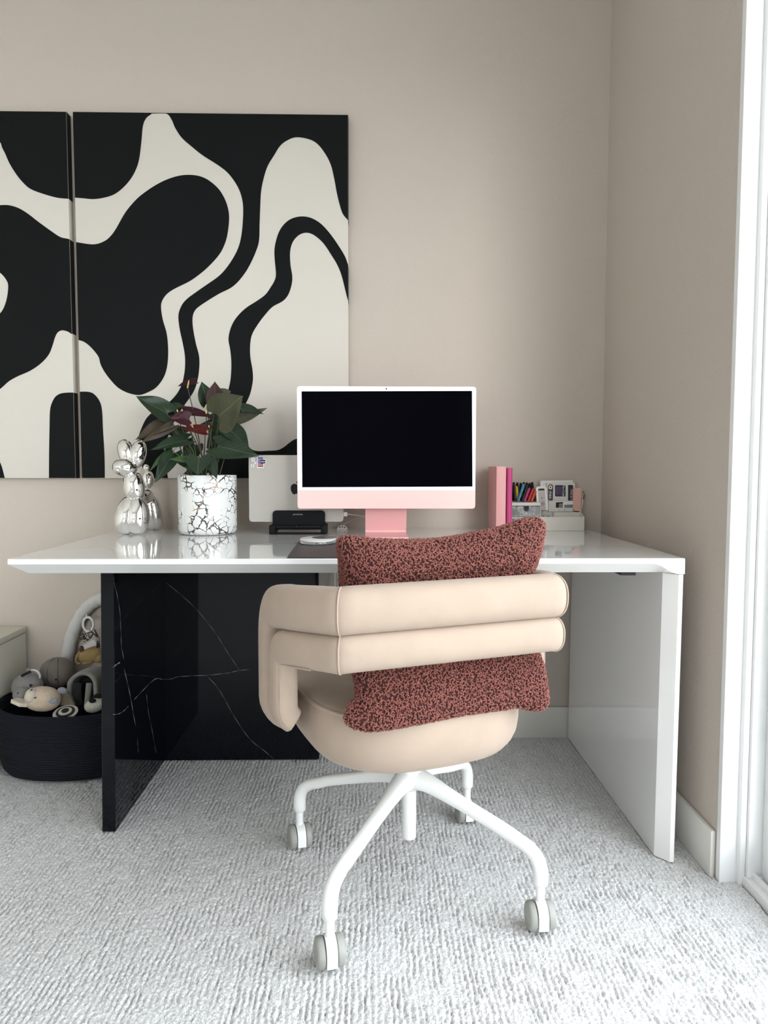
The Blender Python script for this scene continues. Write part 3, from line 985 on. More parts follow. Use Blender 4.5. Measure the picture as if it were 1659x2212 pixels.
bub = [(400, 212), (468, 212), (468, 264), (428, 264), (412, 280), (412, 264), (400, 264)]
slab_poly('sticker', [at(*c7(*p), lY) + lift * 2.4 for p in bub], Vector((0, -0.0002, 0)), M_sticker_dark, lp)
for x in (412, 432, 452):
    slab_poly('sticker', [p + lift * 3.1 for p in sq(x - 6, 232, x + 6, 244)], Vector((0, -0.0001, 0)), M_sticker_white, lp)


def ring_poly(cx, cy, r0, r1, n, rot=0.0):
    """annulus as two outlines -> mesh on the lid"""
    V, Fc = [], []
    for k in range(n):
        a_ = 2 * PI * k / n + rot
        V.append(at(*c7(cx + r1 * math.sin(a_), cy - r1 * math.cos(a_)), lY - 0.0003))
        V.append(at(*c7(cx + r0 * math.sin(a_), cy - r0 * math.cos(a_)), lY - 0.0003))
    for k in range(n):
        k2 = (k + 1) % n
        Fc.append((2 * k, 2 * k + 1, 2 * k2 + 1, 2 * k2))
    return mesh('sticker', V, Fc, M_sticker_white, lp, 180)


ring_poly(297, 210, 13, 30, 5)
ring_poly(328, 255, 8, 16, 12)
for x in (274, 302):
    for yy in (272, 288, 304):
        slab_poly('sticker', sq(x - 6 + (yy == 288) * 5, yy, x + 8 + (yy == 288) * 3, yy + 11), Vector((0, -0.0003, 0)), M_sticker_white, lp)

ls = thing('laptop_stand', 'black metal laptop holder on the white desk left of the computer', 'stand', (ax(642), 2.33, DZ))
bpy.context.view_layer.update()
sY0 = 2.302
p0, p1 = at(581, 1153, sY0), at(705, 1153, sY0)
q0, q1 = at(586, 1104, sY0), at(700.5, 1104, sY0)
zs = at(640, 1131, sY0).z
zm = at(640, 1138, sY0).z
ztp = q0.z


def plate(name, outline, y0, y1, m, par):
    return slab_poly(name, [Vector((x, y0, z)) for x, z in outline], Vector((0, y1 - y0, 0)), m, par)


R_ = 0.012
arc = lambda cx, cz, a0, a1: [(cx + R_ * math.cos(math.radians(a0 + (a1 - a0) * k / 5)), cz + R_ * math.sin(math.radians(a0 + (a1 - a0) * k / 5))) for k in range(6)]
outl = [(q0.x, zm), (q1.x, zm)] + arc(q1.x - R_, ztp - R_, 0, 90) + arc(q0.x + R_, ztp - R_, 90, 180)
plate('front_plate', outl, lY - 0.014, lY - 0.004, M_dark_al, ls)
plate('back_plate', outl, lY + 0.020, lY + 0.030, M_dark_al, ls)
bm = bmesh.new()
zf = DZ + 0.0005
zb_ = b_.z - 0.001
bm_box(bm, (p0.x, sY0, zf), (p0.x + 0.018, lY + 0.05, zm + 0.004), 0.002, 2)
bm_box(bm, (p1.x - 0.018, sY0, zf), (p1.x, lY + 0.05, zm + 0.004), 0.002, 2)
bm_box(bm, (p0.x + 0.017, sY0 + 0.004, zm - 0.006), (p1.x - 0.017, sY0 + 0.03, zm + 0.004), 0.002, 2)
bm_box(bm, (p0.x + 0.017, lY - 0.004, zf + 0.012), (p1.x - 0.017, lY + 0.021, zb_), 0.001, 1)
bm_box(bm, (p0.x + 0.017, sY0 + 0.001, zf), (p1.x - 0.017, sY0 + 0.008, zf + 0.006), 0.001, 1)
from_bm('base', bm, M_dark_al, ls, 30)
kx = at(640, 1133, sY0)
lathe('adjust_knob', [(0.005, 0), (0.005, 0.006), (0.004, 0.007)], M_black, ls, 18, Matrix.Translation((kx.x, sY0 + 0.006, zm + 0.001)) @ Matrix.Rotation(PI / 2, 4, 'X'))
tz = at(643, 1111.5, lY - 0.014)
text_mesh('lettering', 'S A T E C H I', 0.0055, facing((tz.x, lY - 0.0142, tz.z)), M_sticker_white, ls, 0.0001)

# charging cable, cable holder
cab = thing('charging_cable', 'thin white charging cable plugged into the right edge of the laptop', 'cable', (lx1, 2.36, 0.80))
bpy.context.view_layer.update()
ca = at(742.5, 1110.5, 2.353)
box('plug', (lx1, 2.348, ca.z - 0.007), (lx1 + 0.012, 2.358, ca.z + 0.007), M_white_pl, cab, 0.001)
pw = [Vector((lx1 + 0.012, 2.353, ca.z))] + [at(u, v, y) for u, v, y in ((765, 1112.5, 2.37), (790, 1115, 2.40), (815, 1112, 2.44), (835, 1112, 2.47), (845, 1125, 2.49))]
pw.append(Vector((pw[-1].x + 0.01, 2.50, DZ + 0.003)))
tube('cord', catmull(pw, 6), 0.0016, M_white_pl, cab, 8)
hY = 2.485
hp = at(739.5, 1141, hY)
holder = thing('cable_holder', 'small white domed cable holder with three holes on desk near wall', 'cable holder', (hp.x, hY, DZ))
bpy.context.view_layer.update()
V, Fc = [], []
hr = (at(751, 1140, hY).x - at(728, 1140, hY).x) / 2
pr = [Vector((hp.x + hr * math.cos(PI * k / 16), hY - 0.012, DZ + 0.0005 + 0.85 * hr * math.sin(PI * k / 16))) for k in range(17)]
slab_poly('dome', pr, Vector((0, 0.022, 0)), M_white_pl, holder)
for dx, dz in ((-0.008, 0.0085), (0, 0.0105), (0.008, 0.0085)):
    lathe('hole', [(0.0022, 0), (0.0022, 0.0004)], M_black, holder, 12, Matrix.Translation((hp.x + dx, hY - 0.0121, DZ + dz)) @ Matrix.Rotation(PI / 2, 4, 'X'))
cc = [Vector((hp.x + 0.004, hY, DZ + 0.017))] + [at(u, v, y) for u, v, y in ((760, 1123.5, 2.485), (775, 1119, 2.48), (792, 1116.5, 2.48), (812, 1116, 2.485), (835, 1120, 2.49))]
cc.append(Vector((cc[-1].x + 0.02, 2.50, DZ + 0.0025)))
tag(tube('thin_cord', catmull(cc, 6), 0.0013, M_white_pl, None, 8), 'thin white cord rising from the domed holder behind the computer stand', 'cord')

# power cord hanging down the wall behind the desk
pt_ = at(723, 1255, 2.508)
tag(tube('power_cord', [Vector((pt_.x, 2.508, z_)) for z_ in (0.708, 0.6, 0.45, 0.3, 0.15, 0.002)], 0.0024, M_white_pl, None, 8),
    'white power cord hanging straight down the wall behind the chair', 'cord')

# desk mat and coaster
m0, m1 = at(620, 1205.5, 1.705), at(648, 1167, 2.10)
V = [Vector((m0.x, 1.708, DZ)), Vector((0.30, 1.708, DZ)), Vector((0.30, 2.10, DZ)), Vector((m1.x, 2.10, DZ))]
tag(slab_poly('desk_mat', V, Vector((0, 0, 0.0025)), M_mat), 'dark brown leather mat on the desk in front of the computer', 'desk mat')
cx_ = (at(648, 1168, 2.03).x + at(726, 1168, 2.03).x) / 2
coaster = thing('coaster', 'round white and grey disc with clear glassy rim on the dark mat', 'coaster', (cx_, 2.03, DZ + 0.0025))
bpy.context.view_layer.update()
Mc = Matrix.Translation((cx_, 2.03, DZ + 0.0028)) @ Matrix.Rotation(math.radians(1.5), 4, 'X') @ Matrix.Diagonal((1, 1.18, 1, 1))
lathe('glass_base', [(0.047, 0.0012), (0.0505, 0.002), (0.0505, 0.0085), (0.0500, 0.0092)], M_glassy, coaster, 64, Mc)
lathe('white_top', [(0.0502, 0.0093), (0.0502, 0.0118), (0.0490, 0.0126)], M_white_pl, coaster, 64, Mc)
gp = [(0.049, 0.003)]
gp = [Vector((0.016 + 0.034 * math.cos(2 * PI * k / 40), 0.016 + 0.028 * math.sin(2 * PI * k / 40), 0.0127)) for k in range(40)]
slab_poly('grey_patch', [Mc @ p for p in gp], Vector((0, 0, 0.0004)), M_grey, coaster)


# ------------------------------------------------------------------ balloon animal ornament
dY = 2.322
dog = thing('balloon_animal_ornament', 'shiny chrome balloon animal ornament left of the plant pot', 'ornament', (ax(285, 1150, dY), dY, DZ))
bpy.context.view_layer.update()
cD = lambda x, y: (235 + x / 9.831, 940 + y / 9.831)


def balloon(name, a_, b2, r, Ya, Yb, bulge=0.35, taper=1.0, squash=1.0):
    """a sausage balloon from pixel a_ (depth Ya) to b2 (depth Yb), pinched ends"""
    A, B = at(*cD(*a_), Ya), at(*cD(*b2), Yb)
    pts, rad = [], []
    for k in range(17):
        t = 0.5 - 0.5 * math.cos(PI * k / 16)
        pts.append(A.lerp(B, t))
        q = max(1e-3, math.sin(PI * t)) ** bulge
        rad.append(max(0.0006, r * q * (1 + (taper - 1) * t)))
    return tube(name, pts, rad, M_chrome, dog, 28, flat=squash, smooth=180)


bump_ = 2.322
balloon('ear', (440, 660), (300, 90), 0.0245, dY + 0.012, dY + 0.018, 0.36, 1.05)
balloon('ear', (560, 700), (680, 105), 0.0255, dY + 0.010, dY + 0.022, 0.36, 1.05)
balloon('snout', (600, 700), (85, 675), 0.0300, dY + 0.014, dY - 0.030, 0.36, 1.0)
ellipsoid('nose', at(*cD(190, 740), dY - 0.040), (0.008, 0.008, 0.008), M_chrome, dog)
ns = at(*cD(150, 720), dY - 0.052)
balloon('neck', (500, 800), (575, 1390), 0.0335, dY + 0.004, dY + 0.002, 0.22, 0.98)
balloon('leg', (480, 1290), (320, 2100), 0.0350, dY, dY - 0.010, 0.36, 1.22)
balloon('leg', (600, 1290), (590, 2100), 0.0350, dY, dY - 0.010, 0.36, 1.22)
balloon('body', (590, 1320), (880, 1300), 0.028, dY + 0.02, dY + 0.135, 0.4)
balloon('leg', (800, 1300), (960, 1960), 0.026, dY + 0.135, dY + 0.165, 0.42, 1.25)
balloon('leg', (900, 1290), (1040, 1960), 0.024, dY + 0.140, dY + 0.160, 0.42, 1.25)
balloon('tail', (830, 1130), (840, 740), 0.0215, dY + 0.14, dY + 0.145, 0.35)
ellipsoid('tail_knot', at(*cD(800, 690), dY + 0.145), (0.011, 0.011, 0.013), M_chrome, dog)
for o_ in dog.children:                 # set the feet on the desk
    zmin = min((o_.matrix_basis @ v.co).z for v in o_.data.vertices)
    if o_.name.startswith('leg') and abs(zmin - DZ) > 0.0002:
        s_ = o_.data
        zmax = max(v.co.z for v in s_.vertices)
        for v in s_.vertices:
            v.co.z = zmax - (zmax - v.co.z) * (zmax - DZ - 0.0004) / (zmax - zmin)

# ------------------------------------------------------------------ potted plant
pY = 2.342
pc = Vector((ax(441, 1100, pY - 0.05), pY, DZ))
pr_ = 0.0925
zrim = at(441, 1027, pY - pr_).z
plant = thing('potted_plant', 'dark leaved burgundy flowering anthurium in a round white pot with black veins', 'plant', pc)
bpy.context.view_layer.update()
hz = zrim - DZ
lathe('pot', [(pr_ - 0.016, 0.0005), (pr_ - 0.007, 0.003), (pr_ - 0.001, 0.011), (pr_, 0.02), (pr_, hz - 0.002), (pr_ - 0.0008, hz), (pr_ - 0.005, hz), (pr_ - 0.006, hz - 0.002), (pr_ - 0.006, 0.02)],
      M_pot, plant, 72, Matrix.Translation(pc), 50)
lathe('soil', [(pr_ - 0.0065, hz - 0.03), (pr_ - 0.0065, hz - 0.02), (0.05, hz - 0.014), (0.01, hz - 0.012)], M_soil, plant, 36, Matrix.Translation(pc), 60)
c8 = lambda x, y: (280 + x / 5.352, 800 + y / 5.352)


def leaf_vf(B, Tp, wd, nrm, fold, droop, heart=0.22, round_=1.0):
    B, Tp, nrm = Vector(B), Vector(Tp), Vector(nrm).normalized()
    d = Tp - B
    L = d.length
    d.normalize()
    nrm = (nrm - d * nrm.dot(d)).normalized()
    s = d.cross(nrm)
    rows = [(0.0, 0.62), (0.06, 0.84), (0.14, 0.96), (0.24, 1.0), (0.36, 0.96), (0.48, 0.86), (0.60, 0.70), (0.72, 0.51), (0.83, 0.32), (0.92, 0.15), (1.0, 0.015)]
    ts = [-1, -0.8, -0.55, -0.28, 0, 0.28, 0.55, 0.8, 1]
    V, UV, Fc = [], [], []
    for sv, wv in rows:
        for t in ts:
            y = sv * L - heart * L * abs(t) ** 1.4 * (1 - sv) ** 4 - 0.02 * L * abs(t) ** 2
            x = t * wv * wd / 2
            h = fold * abs(x) - droop * L * sv * sv + 0.02 * wd * math.sin(9 * sv + 3 * t)
            V.append(B + d * y + s * x + nrm * h)
            UV.append((0.5 + 0.5 * t * wv, sv))
    nt_ = len(ts)
    for i in range(len(rows) - 1):
        for j in range(nt_ - 1):
            a_ = i * nt_ + j
            Fc.append((a_, a_ + 1, a_ + nt_ + 1, a_ + nt_))
    return V, UV, Fc


def leaf(name, B, Tp, wd, nrm, m, parent, fold=0.35, droop=0.10, heart=0.22):
    V, UV, Fc = leaf_vf(B, Tp, wd, nrm, fold, droop, heart)
    me = bpy.data.meshes.new(name)
    me.from_pydata([tuple(v) for v in V], [], Fc)
    ul = me.uv_layers.new(name='UVMap')
    for lp_ in me.loops:
        ul.data[lp_.index].uv = UV[lp_.vertex_index]
    o = link(name, me, m, parent, 180)
    sd = o.modifiers.new('smooth', 'SUBSURF')
    sd.levels = sd.render_levels = 1
    return o


def stem(B, root, m=None, r=0.0017, name='stem'):
    mid = (B + root) / 2 + Vector((0, 0.004, 0.015))
    return tube(name, catmull([root, mid, B], 6), [r * 1.25] * 6 + [r] * 7, m or M_stem, plant, 7)


PX = pY / F_PX / 5.352          # metres per crop pixel at the plant
FR = Vector((0, -1, 0.35))
leaf_list = [
    # base, tip (crop px), depth base, depth tip, width px, normal, material, fold, droop
    ((430, 500), (70, 290), -0.01, -0.05, 250, (-0.25, -0.75, 0.9), M_leaf, 0.25, 0.02),
    ((500, 430), (640, 400), 0.02, 0.03, 130, (0.1, -0.6, 1.0), M_leaf, 0.2, 0.05),
    ((465, 640), (55, 800), 0.0, -0.03, 200, (-0.5, -0.9, 0.5), M_leafbr, 0.55, 0.02),
    ((480, 640), (125, 840), -0.02, -0.05, 105, (0.3, -0.9, -0.4), M_leafbr, 0.3, 0.0),
    ((660, 810), (235, 905), -0.02, -0.07, 190, (-0.1, -0.75, 0.9), M_leaf, 0.25, 0.05),
    ((490, 930), (215, 1165), -0.04, -0.09, 120, (-0.7, -0.8, 0.2), M_leafb, 0.4, 0.03),
    ((500, 960), (290, 1300), -0.03, -0.10, 170, (0.35, -1.0, 0.25), M_leaf, 0.3, 0.04),
    ((805, 1010), (780, 1210), -0.095, -0.125, 250, (0, -1.0, 0.35), M_leaf, 0.12, 0.02),
    ((730, 1050), (460, 1020), -0.07, -0.115, 120, (-0.1, -0.75, 0.9), M_leafb, 0.2, 0.03),
    ((720, 1080), (520, 1050), -0.06, -0.09, 110, (0.0, -0.9, 0.1), M_leaf, 0.2, 0.05),
    ((935, 1030), (1010, 1260), -0.085, -0.115, 110, (0.3, -1.0, 0.3), M_leaf, 0.25, 0.03),
    ((1020, 880), (1490, 975), -0.045, -0.075, 285, (0.05, -0.8, 0.75), M_leaf, 0.12, 0.05),
    ((1145, 680), (1385, 890), 0.0, -0.04, 230, (0.3, -0.8, 0.75), M_leaf, 0.25, 0.05),
    ((1035, 535), (1300, 295), -0.02, -0.08, 400, (-0.1, -1.0, 0.1), M_leafo, 0.15, 0.03),
    ((900, 380), (832, 125), 0.04, 0.06, 170, (0.3, -0.9, 0.3), M_leaf, 0.4, 0.0),
    ((990, 380), (985, 125), 0.02, 0.04, 180, (0.0, -1.0, 0.2), M_leafred, 0.35, 0.0),
    ((1120, 300), (900, 270), 0.05, 0.05, 150, (0.1, -1.0, 0.2), M_leafo, 0.3, 0.0),
    ((1290, 440), (1555, 495), 0.02, 0.03, 140, (0.1, -0.6, 1.0), M_leaf, 0.35, 0.05),
    ((1240, 570), (1600, 432), 0.03, 0.04, 110, (0.1, -0.9, -0.3), M_leafo, 0.45, 0.0),
    ((1000, 590), (1340, 470), 0.03, 0.05, 190, (0.1, -0.9, 0.5), M_leaf, 0.3, 0.05),
    ((1120, 650), (790, 620), 0.02, 0.03, 180, (0.0, -0.9, 0.5), M_leaf, 0.25, 0.05),
    ((1060, 780), (880, 900), 0.04, 0.05, 220, (0.0, -0.9, 0.3), M_leaf, 0.25, 0.05),
    ((640, 740), (385, 690), 0.03, 0.02, 150, (-0.1, -0.9, 0.5), M_leaf, 0.3, 0.05),
    ((760, 860), (640, 1080), 0.03, 0.02, 200, (0.0, -1, 0.3), M_leaf, 0.25, 0.05),
    ((900, 1120), (610, 1190), 0.0, 0.0, 170, (0.0, -0.8, 0.7), M_leaf, 0.25, 0.05),
    ((690, 630), (625, 600), 0.02, 0.0, 90, (0.0, -0.9, 0.6), M_leaf, 0.25, 0.05),
]
for i, (b0, t0, yb, yt, wp, nr, mm, fo, dr) in enumerate(leaf_list):
    B, Tp = at(*c8(*b0), pY + yb), at(*c8(*t0), pY + yt)
    leaf('leaf', B, Tp, wp * 1.14 * PX, (nr[0], nr[1], nr[2] * 0.72), mm, plant, fo, dr)
    rx = 0.05 * math.sin(i * 2.4) * (0.4 + 0.6 * ((i * 7) % 5) / 5)
    root = Vector((pc.x + 0.35 * (B.x - pc.x) * 0.8 + rx * 0.35, pY + 0.03 * math.cos(i * 1.9), DZ + hz - 0.016))
    stem(B, root)
flower_list = [
    # spathe base, tip, width, normal, material, spadix base, top, spadix material, depth
    ((770, 135), (548, 178), 130, (0.0, -0.7, 0.75), M_spathe, (668, 205), (686, 115), M_spadix, 0.0),
    ((690, 560), (455, 545), 170, (0.0, -0.9, 0.15), M_spathem, (556, 480), (548, 452), M_spadix, -0.03),
    ((620, 470), (990, 535), 130, (0.0, -0.8, 0.6), M_spathe, (886, 500), (884, 455), M_spadix, -0.01),
    ((885, 710), (590, 662), 150, (0.0, -0.7, 0.6), M_spather, (730, 660), (716, 622), M_spadixo, -0.05),
    ((960, 660), (900, 650), 50, (0.0, -0.9, 0.4), M_spather, (918, 660), (916, 636), M_spadix, -0.02),
    ((960, 590), (915, 585), 45, (0.0, -0.9, 0.4), M_spathem, (936, 585), (934, 562), M_spathem, 0.02),
]
for i, (b0, t0, wp, nr, mm, s0, s1, sm, dy) in enumerate(flower_list):
    B, Tp = at(*c8(*b0), pY + dy), at(*c8(*t0), pY + dy - 0.02)
    fl = leaf('flower', B, Tp, wp * PX, nr, mm, plant, 0.35, 0.03, 0.12)
    A_, B_ = at(*c8(*s0), pY + dy - 0.018), at(*c8(*s1), pY + dy - 0.022)
    tube('spadix', [A_.lerp(B_, k / 4) for k in range(5)], [0.0022, 0.0026, 0.0024, 0.0021, 0.0012], sm, fl, 8)
    stem(A_ + Vector((0, 0.006, 0)), Vector((pc.x + 0.02 * math.sin(i * 2), pY - 0.02 + 0.01 * i, DZ + hz - 0.016)), M_stemred if i < 3 else M_stem, 0.0015)

# ------------------------------------------------------------------ books, organiser and stationery
yb0 = 2.335
x0, x1 = at(1072, 1060, yb0).x, at(1093, 1060, yb0).x
zt_ = at(1080, 1008, yb0).z
bk = thing('binder', 'tall pale pink box binder standing right of the computer', 'binder', ((x0 + x1) / 2, 2.41, DZ))
bpy.context.view_layer.update()
box('cover', (x0, yb0, DZ + 0.0004), (x1, 2.492, zt_), M_pinkbook, bk, 0.0015)
box('page_block', (x0 + 0.003, yb0 + 0.006, zt_ - 0.0006), (x1 - 0.003, 2.488, zt_ + 0.0006), M_card, bk, 0)
x0, x1 = at(1095.5, 1060, yb0).x, at(1107, 1060, yb0).x
zt_ = at(1100, 1011, yb0).z
mg = thing('notebook', 'slim magenta notebook standing between the pink binder and the drawers', 'notebook', ((x0 + x1) / 2, 2.40, DZ))
bpy.context.view_layer.update()
P = []
for k in range(9):
    a_ = PI * k / 8
    P.append(Vector(((x0 + x1) / 2 - (x1 - x0) / 2 * math.cos(a_), yb0 + 0.004 - 0.004 * math.sin(a_), 0)))
P += [Vector((x1, 2.47, 0)), Vector((x0, 2.47, 0))]
slab_poly('cover', [p + Vector((0, 0, DZ + 0.0004)) for p in P], Vector((0, 0, zt_ - DZ)), M_magenta, mg)

oY0, oY1 = 2.425, 2.520
org = thing('desk_organizer', 'white plastic desk organizer with drawers and open bins beside the right wall', 'organizer', (at(1185, 1100, oY0).x, 2.47, DZ))
bpy.context.view_layer.update()
U = lambda u, v=1100, y=oY0: at(u, v, y).x
Zv = lambda v, y=oY0: at(1180, v, y).z
wl = 0.0022
bm = bmesh.new()
da, db = U(1105.5), U(1168)
dt = Zv(1085.5)
zB = DZ + 0.0004
# drawer tower: shell
bm_box(bm, (da, oY0, zB), (da + wl, oY1, dt), 0.0004, 1)
bm_box(bm, (db - wl, oY0, zB), (db, oY1, dt), 0.0004, 1)
bm_box(bm, (da + wl, oY0, dt - 0.011), (db - wl, oY1, dt), 0.0004, 1)
bm_box(bm, (da + wl, oY0, Zv(1117.5)), (db - wl, oY1, Zv(1119.5)), 0.0004, 1)
bm_box(bm, (da + wl, oY0, zB), (db - wl, oY1, zB + 0.003), 0.0004, 1)
bm_box(bm, (da + wl, oY1 - wl, zB), (db - wl, oY1, dt), 0.0004, 1)
# pen bin on the tower: back and side walls
bm_box(bm, (da, oY1 - wl, dt - 0.001), (db, oY1, dt + 0.028), 0.0004, 1)
# tray part with stepped bins
ta, tb = db, U(1263)
tz_ = Zv(1116.5)
bm_box(bm, (ta, oY0, zB), (tb, oY0 + wl, tz_), 0.0004, 1)
bm_box(bm, (ta, oY0 + wl, zB), (tb, oY1, zB + 0.003), 0.0004, 1)
z2 = Zv(1106.5, oY0 + 0.045)
z3 = Zv(1097.5, oY0 + 0.062)
V_ = [(oY0 + wl, zB), (oY1, zB), (oY1, z3), (oY0 + 0.062, z3), (oY0 + 0.045, z2), (oY0 + wl, tz_)]
vv = [bm.verts.new((x, y, z)) for x in (tb - wl, tb) for y, z in V_]
bm.faces.new(vv[:6][::-1]); bm.faces.new(vv[6:])
for i in range(6):
    bm.faces.new((vv[i], vv[(i + 1) % 6], vv[6 + (i + 1) % 6], vv[6 + i]))
bm_box(bm, (U(1204), oY0 + 0.045, zB), (tb - wl, oY0 + 0.045 + wl, z2), 0.0004, 1)
bm_box(bm, (ta, oY0 + 0.062, zB), (U(1240), oY0 + 0.062 + wl, z3), 0.0004, 1)
bm_box(bm, (ta, oY1 - wl, zB), (tb - wl, oY1, z3 + 0.012), 0.0004, 1)
for u in (1204, 1219, 1241):
    bm_box(bm, (U(u), oY0 + wl, zB), (U(u) + wl * 0.8, oY0 + 0.045, min(tz_, z2) - 0.003), 0.0004, 1)
for u in (1216, 1228):
    bm_box(bm, (U(u), oY0 + 0.047, zB), (U(u) + wl * 0.8, oY0 + 0.062, z3 - 0.003), 0.0004, 1)
from_bm('tray', bm, M_offwhite, org, 30)


def smoky_mat():
    m = bpy.data.materials.new('smoky_print')
    m.use_nodes = True
    t = m.node_tree
    b = t.nodes['Principled BSDF']
    b.inputs['Roughness'].default_value = 0.15
    tc = t.nodes.new('ShaderNodeTexCoord')
    n = t.nodes.new('ShaderNodeTexNoise'); n.inputs['Scale'].default_value = 55; n.inputs['Detail'].default_value = 3
    n.inputs['Distortion'].default_value = 0.8
    t.links.new(tc.outputs['Object'], n.inputs['Vector'])
    r = t.nodes.new('ShaderNodeValToRGB')
    r.color_ramp.elements[0].position = 0.46; r.color_ramp.elements[0].color = (0.012, 0.015, 0.015, 1)
    r.color_ramp.elements[1].position = 0.78; r.color_ramp.elements[1].color = (0.42, 0.43, 0.42, 1)
    e = r.color_ramp.elements.new(0.55); e.color = (0.07, 0.085, 0.08, 1)
    t.links.new(n.outputs['Fac'], r.inputs[0]); t.links.new(r.outputs[0], b.inputs['Base Color'])
    return m


M_smoky = smoky_mat()
for za, zb2 in ((Zv(1117) + 0.0004, Zv(1093.5)), (zB + 0.0035, Zv(1120))):
    d = box('drawer', (da + wl + 0.0006, oY0 + 0.0005, za), (db - wl - 0.0006, oY0 + 0.07, zb2), M_smoky, org, 0.0006, 1)
    xm = (da + db) / 2
    zz_ = zb2 - 0.0006
    nt2 = [Vector((xm - 0.009, oY0 + 0.0004, zz_))] + [Vector((xm + 0.009 * math.cos(PI + PI * k / 8), oY0 + 0.0004, zz_ - 0.009 + 0.008 * math.sin(PI + PI * k / 8))) for k in range(9)] + [Vector((xm + 0.009, oY0 + 0.0004, zz_))]
    slab_poly('notch', nt2, Vector((0, -0.0006, 0)), M_black, d)

# markers standing and leaning in the bin above the drawers
pen_cols = {'black': M_black,
            'yellow': mat('marker_yellow', srgb(205, 178, 52), 0.4), 'blue': mat('marker_blue', srgb(62, 152, 182), 0.4),
            'charcoal': mat('marker_charcoal', (0.012, 0.014, 0.015, 1), 0.4),
            'pink': mat('marker_pink', srgb(178, 62, 112), 0.4), 'red': mat('marker_red', srgb(188, 52, 58), 0.4),
            'orange': mat('marker_orange', srgb(205, 84, 52), 0.4), 'dark_red': mat('marker_dark_red', srgb(120, 40, 40), 0.4)}
M_nib = mat('marker_collar', (0.03, 0.03, 0.03, 1), 0.4)


def marker(colour, label, bot, top, yb, yt, rad=0.0045, group='markers in the organizer bin'):
    A = at(*bot, yb)
    Bp = at(*top, yt)
    A.z = max(A.z, dt + 0.0006 + rad * 0.4)
    t = thing('marker', label, 'marker', A, 0, group)
    bpy.context.view_layer.update()
    d = Bp - A
    L = d.length
    q = d.to_track_quat('Z', 'Y').to_matrix().to_4x4()
    M = Matrix.Translation(A) @ q
    lathe('barrel', [(rad * 0.7, 0), (rad, 0.003), (rad, L * 0.55), (rad * 0.98, L * 0.56)], pen_cols[colour], t, 14, M)
    lathe('cap', [(rad * 1.08, L * 0.56), (rad * 1.08, L * 0.80), (rad * 0.85, L * 0.97), (rad * 0.6, L)], pen_cols[colour], t, 14, M)
    return t


Yr = 2.508
lbs = ['leftmost black capped marker in the back row of the organizer bin', 'second black marker from the left in the back row of the bin', 'third black marker from the left in the back row of the bin',
       'middle one of the seven black markers in the back row', 'third black marker from the right in the back row of the bin', 'second black marker from the right in the back row of the bin',
       'rightmost black capped marker in the back row of the organizer bin']
for k, u in enumerate((1110, 1117.5, 1125, 1131.5, 1138, 1144, 1149.5)):
    tp = (u, 1041.5 + (k % 3) * 0.8)
    marker('black', lbs[k], (u + (k - 3) * 0.5, 1086), tp, Yr - 0.004, Yr)
marker('charcoal', 'black marker beside the yellow one, leftmost of the bin front row', (1113.5, 1088), (1110.5, 1046), 2.474, 2.486)
marker('yellow', 'yellow marker in the organizer bin', (1118.5, 1088), (1115.5, 1050), 2.472, 2.484)
marker('blue', 'light blue marker leaning right in the organizer bin', (1119, 1088), (1132, 1046), 2.456, 2.470)
marker('charcoal', 'black marker leaning between the blue and pink markers', (1128, 1088), (1140, 1048), 2.456, 2.470)
marker('pink', 'magenta pink marker leaning in the organizer bin', (1133, 1088), (1144, 1054), 2.450, 2.462)
marker('red', 'red marker leaning in the organizer bin', (1141, 1088), (1152, 1055.5), 2.450, 2.462)
marker('orange', 'orange red marker leaning lowest in the organizer bin', (1148, 1088), (1157, 1060), 2.450, 2.462)
marker('dark_red', 'dark red marker at the right end of the organizer bin', (1155, 1088), (1157.5, 1056), 2.480, 2.490)

# white remote
ryy = 2.462
rem = thing('remote_control', 'white rounded remote control with grey face leaning in the organizer', 'remote', at(1172, 1097, ryy))
bpy.context.view_layer.update()
c4 = lambda x, y: (1090 + x / 8.295, 1010 + y / 8.295)
P4 = lambda x, y, Y_: at(*c4(x, y), Y_)
shear = lambda pts, Y_: [P4(x, y, Y_) for x, y in pts]
o1 = [(590, 760), (560, 400), (562, 365), (580, 345), (610, 338), (715, 334), (740, 342), (752, 362), (785, 760)]
slab_poly('body', shear(o1, ryy), Vector((0, 0.009, 0)), M_white_pl, rem)
M_rface = mat('remote_face_grey', (0.50, 0.47, 0.45, 1), 0.4)
slab_poly('face_plate', shear([(617, 760), (603, 385), (620, 378), (705, 376), (720, 385), (742, 760)], ryy - 0.0006), Vector((0, 0.0012, 0)), M_rface, rem)
slab_poly('sensor_window', shear([(602, 410), (602, 390), (620, 378), (700, 376), (714, 388), (714, 408)], ryy - 0.0010), Vector((0, 0.0012, 0)), M_black, rem)
V, Fc = [], []
for k in range(20):
    a_ = 2 * PI * k / 20
    V += [P4(680 + 34 * math.sin(a_), 648 + 36 * math.cos(a_), ryy - 0.0012), P4(680 + 28 * math.sin(a_), 648 + 30 * math.cos(a_), ryy - 0.0012)]
Fc = [(2 * k, 2 * k + 1, 2 * ((k + 1) % 20) + 1, 2 * ((k + 1) % 20)) for k in range(20)]
mesh('button_ring', V, Fc, M_black, rem, 180)
slab_poly('button_mark', shear([(668, 655), (668, 641), (694, 641), (694, 655)], ryy - 0.0012), Vector((0, 0.0002, 0)), M_black, rem)
slab_poly('arrow_mark', shear([(652, 555), (668, 528), (684, 552), (678, 556), (668, 540), (658, 558)], ryy - 0.0012), Vector((0, 0.0002, 0)), M_black, rem)

